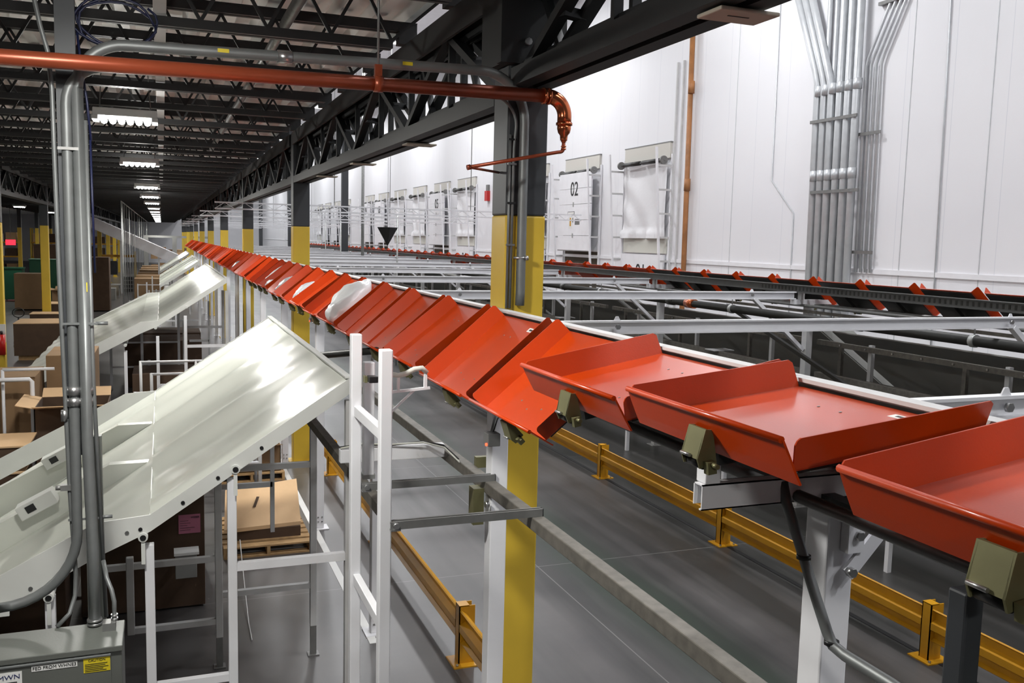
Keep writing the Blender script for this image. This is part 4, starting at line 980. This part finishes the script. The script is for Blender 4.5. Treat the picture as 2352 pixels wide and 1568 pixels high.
for i, (yc, num, up) in enumerate(dl):
    lab = 'white dock door %s, %s' % (num, 'raised on its tracks with a dark opening below' if up else 'closed low behind a white plastic curtain')
    dock_door(i + 1, yc, num, up, lab, i < 6)
for k in range(18):   # white plastic hanging between the doors
    pass
# pipes and conduits on the right wall
r = thing('rusty_pipe', 'rusty brown vertical pipe on the white wall right of dock door 01', 'pipe', (XW - .11, 20.2, 0))
MB().tube([(XW - .11, 20.2, 0), (XW - .11, 20.28, 9.4)], .065, 12).build('pipe', 'rust', r)
for z in (5.2, 7.6): MB().tube([(XW - .11, 20.23, z), (XW - .11, 20.23, z + .3)], .08, 12).build('sleeve', 'rust', r)
r = thing('thin_conduit', 'thin grey conduit with a diagonal jog on the white wall', 'conduit', (XW - .02, 16.5, 0))
MB().tube([(XW - .02, 16.95, 12), (XW - .02, 16.9, 5.28), (XW - .02, 16.1, 4.56), (XW - .02, 16.05, 0)], .012, 8).build('conduit', 'wallpipe', r)
r = thing('wall_cable', 'thin bluish vertical cable on the white wall toward the right edge', 'cable', (XW - .02, 12.2, 0))
MB().tube([(XW - .02, 12.35, 12), (XW - .02, 12.12, 0)], .014, 8).build('cable', 'wallpipe', r)
for i, y in enumerate((18.4, 13.05, 11.3)):
    r = thing('wall_seam_strip', 'fine vertical seam strip on the white wall, %s' % ['between the rusty pipe and the jogged conduit', 'right of the slim conduit group', 'nearest the right edge'][i], 'seam strip', (XW - .005, y, 0))
    MB().box(XW - .008, XW, y - .006, y + .006, 0, 12).build('strip', 'wallpipe', r)
for i, y in enumerate((21.05, 20.75)):
    r = thing('wall_guide', 'slim white vertical guide rail beside dock door 01, %s' % ['next to the door track', 'next to the rusty pipe'][i], 'guide rail', (XW - .04, y, 0))
    MB().box(XW - .05, XW, y - .025, y + .025, 0, 8.5).build('rail', 'white_d', r)
r = thing('conduit_group', 'wide group of thick galvanised conduits climbing the white wall', 'conduits', (XW - .1, 14.9, 0))
ysx = [15.36, 15.15, 14.94, 14.73, 14.50, 14.27]
for i, y in enumerate(ysx):
    zb = 7.2 - .08 * i
    if i < 3: pts = [(XW - .16, y - .10, 0), (XW - .16, y + .02, zb - .1), (XW - .16, y + .10, zb + .15), (XW - .16, y + .95, 9.3)]
    else: pts = [(XW - .16, y - .10, 0), (XW - .16, y + .05, 12)]
    MB().tube(pts, .075, 12).build('conduit', 'wallpipe', r)
for i, y in enumerate((15.25, 15.04, 14.83, 14.6)): MB().tube([(XW - .06, y - .1, 0), (XW - .06, y + .06, 12)], .05, 10).build('rear_conduit', 'wallpipe', r)
for z in (6.35, 4.95): MB().box(XW - .25, XW - .22, 13.95 if z < 6 else 14.12, 15.45 if z > 6 else 15.32, z - .03, z + .03).build('strut_rail', 'strut', r)
for z, m_ in ((6.95, 'conduit'), (5.28, 'galv')):
    for y in ysx: MB().tube([(XW - .16, y - .03, z - .1), (XW - .16, y - .03, z + .1)], .086, 12).build('coupling', 'wallpipe', r)
r = thing('conduit_group', 'slim group of four thin conduits bending away on the white wall', 'conduits', (XW - .06, 13.9, 0))
for i in range(4):
    y = 14.15 - .13 * i
    MB().tube([(XW - .06, y - .06, 3.4), (XW - .06, y, 7.25), (XW - .06, y - .06, 7.42), (XW - .06, y - 1.35, 9.9)], .028, 8).build('conduit', 'wallpipe', r)
for z in (6.0, 3.78): MB().box(XW - .1, XW - .09, 13.63, 14.23, z - .03, z + .03).build('strut_clamp', 'strut', r)
r = thing('wall_bracket', 'small dark strut bracket high on the white wall near the top edge', 'bracket', (XW - .1, 13.5, 9.0))
MB().box(XW - .1, XW, 13.35, 13.9, 8.30, 8.36).build('strut', 'strut', r)
r = thing('alarm_box', 'small red alarm box on the white wall left of the big column', 'alarm', (XW - .05, 35.6, 5.6))
MB().box(XW - .14, XW, 35.45, 35.75, 5.45, 5.85).build('body', 'red', r); MB().box(XW - .1, XW, 35.5, 35.7, 5.85, 6.1).build('bell', 'strut', r)
# hanging banner and thin poles in the dock aisle
r = thing('hanging_banner', 'black pointed banner hanging over the dock aisle between the columns', 'banner', (5.6, 24, 3.6))
MB().add([(5.32, 24.0, 4.12), (5.88, 24.0, 4.12), (5.6, 24.28, 4.12), (5.6, 23.72, 4.12), (5.6, 24.0, 3.62)], [(0, 3, 4), (3, 1, 4), (1, 2, 4), (2, 0, 4), (0, 2, 1, 3)]).build('cone', 'ink', r)
m = MB()
for q in range(3): m.box(5.66, 5.80 - .03 * q, 23.80 + .0 * q, 23.804, 4.02 - .04 * q, 4.035 - .04 * q)
MB().tube([(5.6, 24, 4.12), (5.6, 24, 11.9)], .004, 5).build('cord', 'strut', r)
for i, (x, y, h) in enumerate(((7.4, 36.0, 12.0), (6.6, 27.0, 4.55), (6.9, 38.0, 4.5), (7.6, 46, 4.6))):
    r = thing('slim_pole', ['tall slim grey pole standing before the dock doors', 'thin grey pole right of the black banner', 'thin grey pole left of the black banner', 'thin distant grey pole among the dock doors'][i], 'pole', (x, y, 0), 'slim poles in the dock aisle')
    MB().tube([(x, y, 0), (x, y, h)], .06 if i == 0 else .025, 10).build('pole', 'galv', r)
# white lattice gantries over the dock aisle
for i in range(7):
    y = 25.2 + 10 * i
    r = thing('lattice_gantry', 'white lattice gantry spanning from the columns to the dock wall, %s one' % ORD[i], 'gantry', (6.5, y, 4.5), 'white lattice gantries')
    m = MB()
    for z in (4.50, 4.66): MB().box(1.3, 11.8, y - .03, y + .03, z - .018, z + .018).build('chord', 'white', r)
    for q in range(21):
        a = 1.3 + q * .5; m.bar((a, y, 4.5), (a + .25, y, 4.66), .014, .014); m.bar((a + .25, y, 4.66), (a + .5, y, 4.5), .014, .014)
    m.build('lattice', 'white', r)
    for x in (4.4, 8.3): MB().tube([(x, y, 4.68), (x, y, 11.9)], .012, 6).build('hanger_rod', 'galv', r)
    MB().box(5.2, 7.4, y - .05, y + .05, 4.38, 4.42).build('lamp_tray', 'white', r)

# ------------------------------------------------------------------ goods and clutter on the left
def carton(x0, x1, y0, y1, z0, z1, lab, m='card', grp=None, flaps=False, name='carton', lid=None, print_=None):
    r = thing(name, lab, 'box', ((x0 + x1) / 2, (y0 + y1) / 2, z0), grp)
    if flaps:
        t = .012
        MB().box(x0, x1, y0, y0 + t, z0, z1).box(x0, x1, y1 - t, y1, z0, z1).box(x0, x0 + t, y0, y1, z0, z1).box(x1 - t, x1, y0, y1, z0, z1).box(x0, x1, y0, y1, z0, z0 + t).build('walls', m, r)
        f = (y1 - y0) * .3
        MB().bar(((x0 + x1) / 2, y0, z1), ((x0 + x1) / 2, y0 - f * .9, z1 + .06), x1 - x0, .01).build('flap', lid or m, r)
        MB().bar(((x0 + x1) / 2, y1, z1), ((x0 + x1) / 2, y1 + f * .7, z1 + .10), x1 - x0, .01).build('flap', lid or m, r)
        MB().bar((x0, (y0 + y1) / 2, z1), (x0 - .22, (y0 + y1) / 2, z1 + .05), y1 - y0, .01).build('flap', lid or m, r)
    else:
        MB().box(x0, x1, y0, y1, z0, z1).build('body', m, r, bevel=.006)
        MB().box(x0 + .01, x1 - .01, (y0 + y1) / 2 - .03, (y0 + y1) / 2 + .03, z1, z1 + .002).build('tape', lid or m, r)
    return r
def pallet(x0, x1, y0, y1, lab, z=0):
    r = thing('wooden_pallet', lab, 'pallet', ((x0 + x1) / 2, (y0 + y1) / 2, z), 'wooden pallets')
    n = 7; st = (y1 - y0) / n
    for q in range(n): MB().box(x0, x1, y0 + q * st, y0 + q * st + st * .68, z + .115, z + .135).build('deck_board', 'wood', r)
    for xx in (x0, (x0 + x1) / 2 - .02, x1 - .04): MB().box(xx, xx + .04, y0, y1, z + .02, z + .115).build('stringer', 'wood', r)
    for yy in (y0, (y0 + y1) / 2 - .05, y1 - .1): MB().box(x0, x1, yy, yy + .1, z, z + .02).build('bottom_board', 'wood', r)
    return r
# pallet with a tipped flat carton beside the frames
pallet(.62, 1.66, 10.95, 12.3, 'pale wooden pallet on the floor under the slide carrying flat cartons')
r = thing('flat_carton', 'large pale flattened carton leaning over on the pallet', 'box', (1.1, 11.5, .14))
MB().add([(.64, 11.15, .30), (1.56, 11.25, .30), (1.60, 11.95, .66), (.70, 11.85, .60), (.64, 11.15, .255), (1.56, 11.25, .255), (1.60, 11.98, .62), (.70, 11.88, .56)],
         [(0, 1, 2, 3), (7, 6, 5, 4), (0, 4, 5, 1), (1, 5, 6, 2), (2, 6, 7, 3), (3, 7, 4, 0)]).build('sheet', 'card_l', r)
MB().bar((1.02, 11.47, .462), (1.08, 11.63, .545), .035, .003).build('printed_mark', 'card_d', r)
MB().box(.70, 1.55, 11.2, 11.9, .135, .255).build('sheet_stack', 'card_d', r)
pallet(.75, 1.75, 14.4, 15.6, 'dusty wooden pallet farther back under the slide with a dark carton')
carton(.8, 1.7, 14.5, 15.5, .135, .55, 'open brown carton on the rear pallet under the slide', 'card', None, True)
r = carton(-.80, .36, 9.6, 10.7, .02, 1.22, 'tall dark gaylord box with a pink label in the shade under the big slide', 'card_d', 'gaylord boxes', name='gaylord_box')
p = MB().box(.11, .32, 9.594, 9.599, .79, .985).build('pink_label', 'pink', r)
text_mesh('lettering', 'WEBER', .026, 'ink', (.27, 9.592, .955), (1, 0, 0), (0, 0, 1), p)
m = MB()
for q in range(5): m.box(.125, .125 + (.08, .10, .07, .14, .10)[q], 9.592, 9.594, .92 - .024 * q, .923 - .024 * q)
m.build('fine_print', 'ink', p)
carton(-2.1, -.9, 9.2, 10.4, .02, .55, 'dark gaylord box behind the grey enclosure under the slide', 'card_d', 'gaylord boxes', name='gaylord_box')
r = thing('junction_box', 'small grey box with a torn paper top under the big slide', 'box', (.2, 9.2, .48))
MB().box(.07, .27, 9.15, 9.35, .48, .72).build('body', 'panelgrey', r, bevel=.005); MB().box(.06, .29, 9.12, 9.3, .72, .745).build('torn_paper', 'paper', r)
MB().box(.15, .19, 9.35, 9.6, .55, .6).build('bracket', 'strut', r)
r = thing('loose_strap', 'thin white strap dangling toward the floor between the frames', 'strap', (.74, 10.2, 0))
MB().tube([(.80, 10.85, .26), (.78, 10.3, .18), (.76, 9.6, .06), (.74, 9.0, .012), (.735, 8.6, .012)], .006, 6).build('strap', 'paper', r)
gid = 0
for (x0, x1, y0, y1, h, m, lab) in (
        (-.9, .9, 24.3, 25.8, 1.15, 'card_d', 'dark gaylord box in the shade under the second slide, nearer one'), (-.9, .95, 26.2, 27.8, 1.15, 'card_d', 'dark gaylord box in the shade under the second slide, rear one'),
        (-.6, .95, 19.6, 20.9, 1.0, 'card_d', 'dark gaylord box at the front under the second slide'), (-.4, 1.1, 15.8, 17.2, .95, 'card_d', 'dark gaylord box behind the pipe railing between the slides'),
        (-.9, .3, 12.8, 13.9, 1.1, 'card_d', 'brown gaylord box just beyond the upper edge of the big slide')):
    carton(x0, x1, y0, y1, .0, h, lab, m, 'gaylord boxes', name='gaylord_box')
for k in range(6):
    y = 54 + 4.2 * k
    carton(-1.45, .05, y, y + 1.3, 0, 1.32, 'brown gaylord box standing in the row under the far slides, %s from the viewer' % ORD[k], 'card', 'gaylord row under the far slides', lid='card_l', name='gaylord_box')
# boxes left of the conduit bundle
carton(-2.9, -1.72, 14.4, 15.5, 0, 1.75, 'tall brown gaylord box inside the white pipe frame at the left edge', 'card', 'cartons left of the conduits', name='gaylord_box')
carton(-1.66, -1.0, 15.2, 16.4, 0, 1.95, 'tall brown gaylord box standing behind the conduit bundle', 'card', 'cartons left of the conduits', name='gaylord_box')
carton(-1.60, -.72, 13.2, 14.1, .45, 1.50, 'shrink-wrapped brown carton with open pale flaps behind the conduits', 'card_d', 'cartons left of the conduits', True, lid='card_l')
carton(-1.62, -.70, 13.15, 14.15, 0, .44, 'brown carton base under the shrink-wrapped carton', 'card_d', 'cartons left of the conduits')
for q, (z, lab) in enumerate(((.95, 'topmost flat carton bundle stacked at the left edge above the slide'), (.62, 'second flat carton bundle in the stack at the left edge'), (.28, 'lowest flat carton bundle in the stack at the left edge'))):
    r = thing('flat_carton_bundle', lab, 'box', (-2.2, 12.9, z), 'flat carton bundles at the left edge')
    MB().box(-2.7, -1.58 - .06 * q, 12.4, 13.2, z, z + .22).build('stack', 'card_d', r); MB().box(-2.7, -1.57 - .06 * q, 12.39, 13.21, z + .22, z + .24).build('top_sheet', 'card_l', r)
    MB().box(-2.6, -1.7, 12.5, 13.1, 0 if q == 2 else z - .09, z).build('bottom_sheet', 'card', r)
r = thing('pipe_frame', 'white pipe frame around the brown box at the left edge', 'frame', (-2.2, 14.1, 0))
MB().tube([(-3.0, 14.1, 1.76), (-1.75, 14.1, 1.76), (-1.72, 14.1, 1.73), (-1.72, 14.1, 0)], .03, 8).build('front_loop', 'white', r)
MB().tube([(-2.1, 14.25, 1.88), (-1.45, 14.25, 1.88)], .022, 8).tube([(-2.1, 14.25, 1.88), (-2.1, 14.25, 0)], .022, 8).build('rear_rail', 'white', r)
# farther storage area
def flatstack(x0, x1, y0, y1, z1, lab):
    r = thing('flat_carton_bundle', lab, 'box', ((x0 + x1) / 2, (y0 + y1) / 2, 0), 'flat cartons on the storage floor')
    MB().box(x0 + .1, x1 - .1, y0 + .1, y1 - .1, 0, .14).build('pallet_base', 'wood', r)
    MB().box(x0, x1, y0, y1, .14, z1 - .02).build('stack', 'card_d', r); MB().box(x0 - .01, x1 + .01, y0 - .01, y1 + .01, z1 - .02, z1).build('top_sheet', 'card_l', r)
flatstack(-4.1, -2.6, 30, 31.6, 1.1, 'big stack of flat dark cartons with a pale top behind the conduits')
flatstack(-4.2, -2.9, 34.4, 35.3, 1.02, 'second stack of flat cartons behind the big flat stack')
flatstack(-4.2, -2.9, 38, 39.2, 1.1, 'third flat carton stack before the slim yellow column')
carton(-4.3, -2.9, 42, 43.4, .1, 1.35, 'open reddish-brown carton beside the slim yellow column', 'card', 'cartons in the storage area', True, lid='card_l')
carton(-6.6, -5.3, 49, 50.2, .05, 1.75, 'brown carton in front of the green bins', 'card', 'cartons in the storage area')
carton(-3.6, -2.4, 48, 49.4, .05, 2.6, 'tall brown carton just left of the conduit bundle', 'card_d', 'cartons in the storage area', lid='card_l')
carton(-7.0, -4.5, 60, 62, 0, 3.0, 'tall brown stack far behind the green bins', 'card_d', 'cartons in the storage area')
def bin_(x0, x1, y0, y1, h, lab):
    r = thing('green_bin', lab, 'bin', ((x0 + x1) / 2, (y0 + y1) / 2, 0), 'green bins')
    MB().box(x0, x1, y0, y1, .12, h).build('body', 'green', r, bevel=.02); MB().box(x0 - .03, x1 + .03, y0 - .03, y1 + .03, h, h + .06).build('rim', 'green', r)
    for xx in (x0 + .1, x1 - .1):
        for yy in (y0 + .1, y1 - .1): MB().tube([(xx - .02, yy, .06), (xx + .02, yy, .06)], .06, 8).build('caster', 'black', r)
bin_(-8.0, -7.0, 55, 56, 1.75, 'dark green bin at the left edge of the storage area')
bin_(-6.3, -5.0, 52, 53.2, 2.3, 'tall green bin behind the brown carton')
r = thing('pallet_jack_handle', 'black pallet jack handle sticking up behind the flat carton stack', 'pallet jack', (-4.35, 33, 0))
MB().tube([(-4.35 + .17 * math.cos(a), 33, 1.17 + .15 * math.sin(a)) for a in [-PI / 2 + 2 * PI * k / 20 for k in range(21)]], .014, 8).build('grip_loop', 'black', r)
MB().tube([(-4.35, 33, 1.02), (-4.35, 33.05, .2)], .025, 8).box(-4.5, -4.2, 32.9, 33.2, .05, .25).build('drawbar', 'black', r)
MB().box(-4.55, -4.35, 33.2, 34.3, .04, .09).box(-4.33, -4.13, 33.2, 34.3, .04, .09).build('forks', 'strut', r)
r = thing('fire_extinguisher', 'red and white fire extinguisher cabinet on the yellow column at the left edge', 'extinguisher', (-3.75, 25.30, .9))
MB().tube([(-3.72, 25.32, .75), (-3.72, 25.32, 1.25)], .08, 12).build('cylinder', 'red', r); MB().box(-3.82, -3.64, 25.37, 25.41, 1.05, 1.5).build('backing_sign', 'paper', r)
MB().tube([(-3.72, 25.32, 1.25), (-3.72, 25.32, 1.34)], .03, 8).build('valve', 'black', r)
r = thing('exit_sign', 'glowing red exit sign far back at the left edge', 'sign', (-9.55, 70, 2.9))
MB().box(-9.85, -9.25, 70, 70.06, 2.78, 3.14).build('lit_face', 'exit', r); text_mesh('lettering', 'EXIT', .26, 'exit', (-9.55, 69.99, 2.96), (1, 0, 0), (0, 0, 1), r)
MB().tube([(-9.55, 70.03, 3.14), (-9.55, 70.03, 5.6)], .015, 6).build('stem', 'strut', r)
r = thing('rack_beam', 'yellow rack beam spanning between the distant yellow columns', 'beam', (-3.0, 60, 2.4))
MB().box(-3.66, -1.6, 64.9, 65.0, 2.2, 2.36).build('beam', 'rail_y', r); MB().box(-1.72, -1.60, 64.88, 65.02, 0, 2.6).build('upright', 'yellow', r)
r = thing('monitor_stand', 'black monitor on a small grey workstation in the distance', 'workstation', (-2.9, 58, 0))
MB().box(-3.45, -2.45, 58, 58.08, 1.35, 2.15).build('screen', 'navyface', r); MB().box(-3.0, -2.9, 58.03, 58.1, .8, 1.4).build('stem', 'black', r)
MB().box(-3.6, -2.3, 57.8, 58.6, .75, .8).build('desk_top', 'panelgrey', r)
for xx in (-3.55, -2.4): MB().box(xx, xx + .06, 57.9, 58.5, 0, .75).build('desk_leg', 'strut', r)
carton(-3.4, -2.5, 56.2, 57.2, 0, .65, 'grey covered low load in front of the distant workstation', 'panelgrey', None)
for q in range(4):
    r = thing('black_crate', 'black crate in the small distant stack by the brown row, %s from the floor' % ORD[q], 'crate', (-2.0, 64.5, .25 * q), 'stacked black crates')
    MB().box(-2.4, -1.75, 64.2, 64.8, .25 * q, .25 * q + .2).build('body', 'black', r); MB().box(-2.42, -1.73, 64.18, 64.82, .25 * q + .2, .25 * q + .25).build('rim', 'strut', r)
# tall thin rods and long white incline in the distance
r = thing('rod_screen', 'screen of tall thin hanging rods receding beside the line of lights', 'screen', (-1.5, 60, 0))
ya, yb = 40, 112
for q in range(14):
    t = q / 13; y = ya + (yb - ya) * t * t * .9 + 2 * q * .4
    if 61.5 < y < 65.8: y = 66.2
    MB().tube([(-1.5, y, 0), (-1.5, y, 5.05)], .022, 6).build('rod', 'galv', r)
MB().tube([(-1.5, ya, 5.05), (-1.5, 116, 5.05)], .025, 6).build('top_rail', 'galv', r)
r = thing('incline_conveyor', 'long white incline conveyor rising to the left in the distance', 'conveyor', (-3, 66, 3))
for y in (62.0, 65.2): MB().prism([(1.0, 1.75), (-5.6, 4.74), (-5.6, 5.44), (1.0, 2.45)], y - .04, y + .04).build('side_guard', 'white', r)
MB().prism([(1.0, 1.80), (-5.6, 4.79), (-5.6, 4.87), (1.0, 1.88)], 62.0, 65.2).build('belt_bed', 'white', r)
for x in (-.2, -2.4, -4.6):
    z = 1.75 + (1.0 - x) * 3.4 / 7.5
    for y in (62.1, 65.1): MB().box(x - .05, x + .05, y - .05, y + .05, 0, z).build('leg', 'white_d', r)
# distant storage: racks with mixed cartons and a white partition
for q in range(8):
    x = -5.5 - 4.2 * q
    r = thing('storage_rack', 'distant storage rack with brown cartons, %s from the conveyor side' % ORD[q], 'rack', (x, 96, 0), 'distant storage racks')
    for xx in (x - 1.6, x + 1.6): MB().box(xx - .06, xx + .06, 95, 95.12, 0, 4.0).box(xx - .06, xx + .06, 96.3, 96.42, 0, 4.0).build('upright', 'yellow', r)
    for z in (1.3, 2.6): MB().box(x - 1.6, x + 1.6, 95, 96.4, z, z + .12).build('shelf_beam', 'rail_y', r)
    for z in (0, 1.42, 2.72):
        for c in range(3): 
            b = MB().box(x - 1.45 + c * 1.0, x - .6 + c * 1.0, 95.1, 96.2, z, z + random.uniform(.6, 1.1)).build('carton', random.choice(['card', 'card_d', 'card_l', 'white_d']), None)
            tag(b, 'small distant carton on a storage rack', 'box', 'cartons on the distant racks')
r = thing('white_partition', 'white panelled partition with brown stock behind it at the end of the tray line', 'partition', (1.2, 92, 0))
MB().box(-1.6, 4.6, 92, 92.1, 3.4, 3.6).box(-1.6, -1.2, 92, 92.1, 0, 3.4).box(.9, 1.3, 92, 92.1, 0, 3.4).box(4.2, 4.6, 92, 92.1, 0, 3.4).build('panel_frame', 'panelgrey', r)
for q in range(14):
    x = -1.0 + (q % 7) * .75; z = 1.4 * (q // 7)
    tag(MB().box(x, x + .6, 93, 94, z, z + random.uniform(.8, 1.3)).build('carton', random.choice(['card', 'brownbelt', 'card_l'])), 'small brown carton stacked behind the white partition', 'box', 'cartons behind the partition')

# ------------------------------------------------------------------ camera, world, view
yaw, pit, rol, f = math.radians(21.0), math.radians(6.23), math.radians(1.39), 2098.0
F = Vector((math.sin(yaw) * math.cos(pit), math.cos(yaw) * math.cos(pit), -math.sin(pit)))
R0 = Vector((math.cos(yaw), -math.sin(yaw), 0)); U0 = R0.cross(F)
R1 = R0 * math.cos(rol) + U0 * math.sin(rol); U1 = -R0 * math.sin(rol) + U0 * math.cos(rol)
cd = bpy.data.cameras.new('camera'); cam = bpy.data.objects.new('camera', cd); COL.objects.link(cam)
cam.matrix_world = Matrix(((R1.x, U1.x, -F.x, 0), (R1.y, U1.y, -F.y, 0), (R1.z, U1.z, -F.z, H), (0, 0, 0, 1)))
cd.sensor_width = 36; cd.lens = f / 2352 * 36; cd.clip_start = .05; cd.clip_end = 400
SC.camera = cam
w = bpy.data.worlds.new('World'); SC.world = w; w.use_nodes = True
w.node_tree.nodes['Background'].inputs['Color'].default_value = (.8, .85, 1, 1); w.node_tree.nodes['Background'].inputs['Strength'].default_value = .05
SC.view_settings.view_transform = 'Standard'; SC.view_settings.look = 'None'; SC.view_settings.gamma = 1.0; SC.view_settings.use_curve_mapping = False
SC.view_settings.exposure = 0.0
SC.cycles.max_bounces = 6; SC.cycles.diffuse_bounces = 3; SC.cycles.glossy_bounces = 3; SC.cycles.transmission_bounces = 2
SC.cycles.use_adaptive_sampling = True; SC.cycles.adaptive_threshold = .05
SC.cycles.sample_clamp_indirect = 6.0
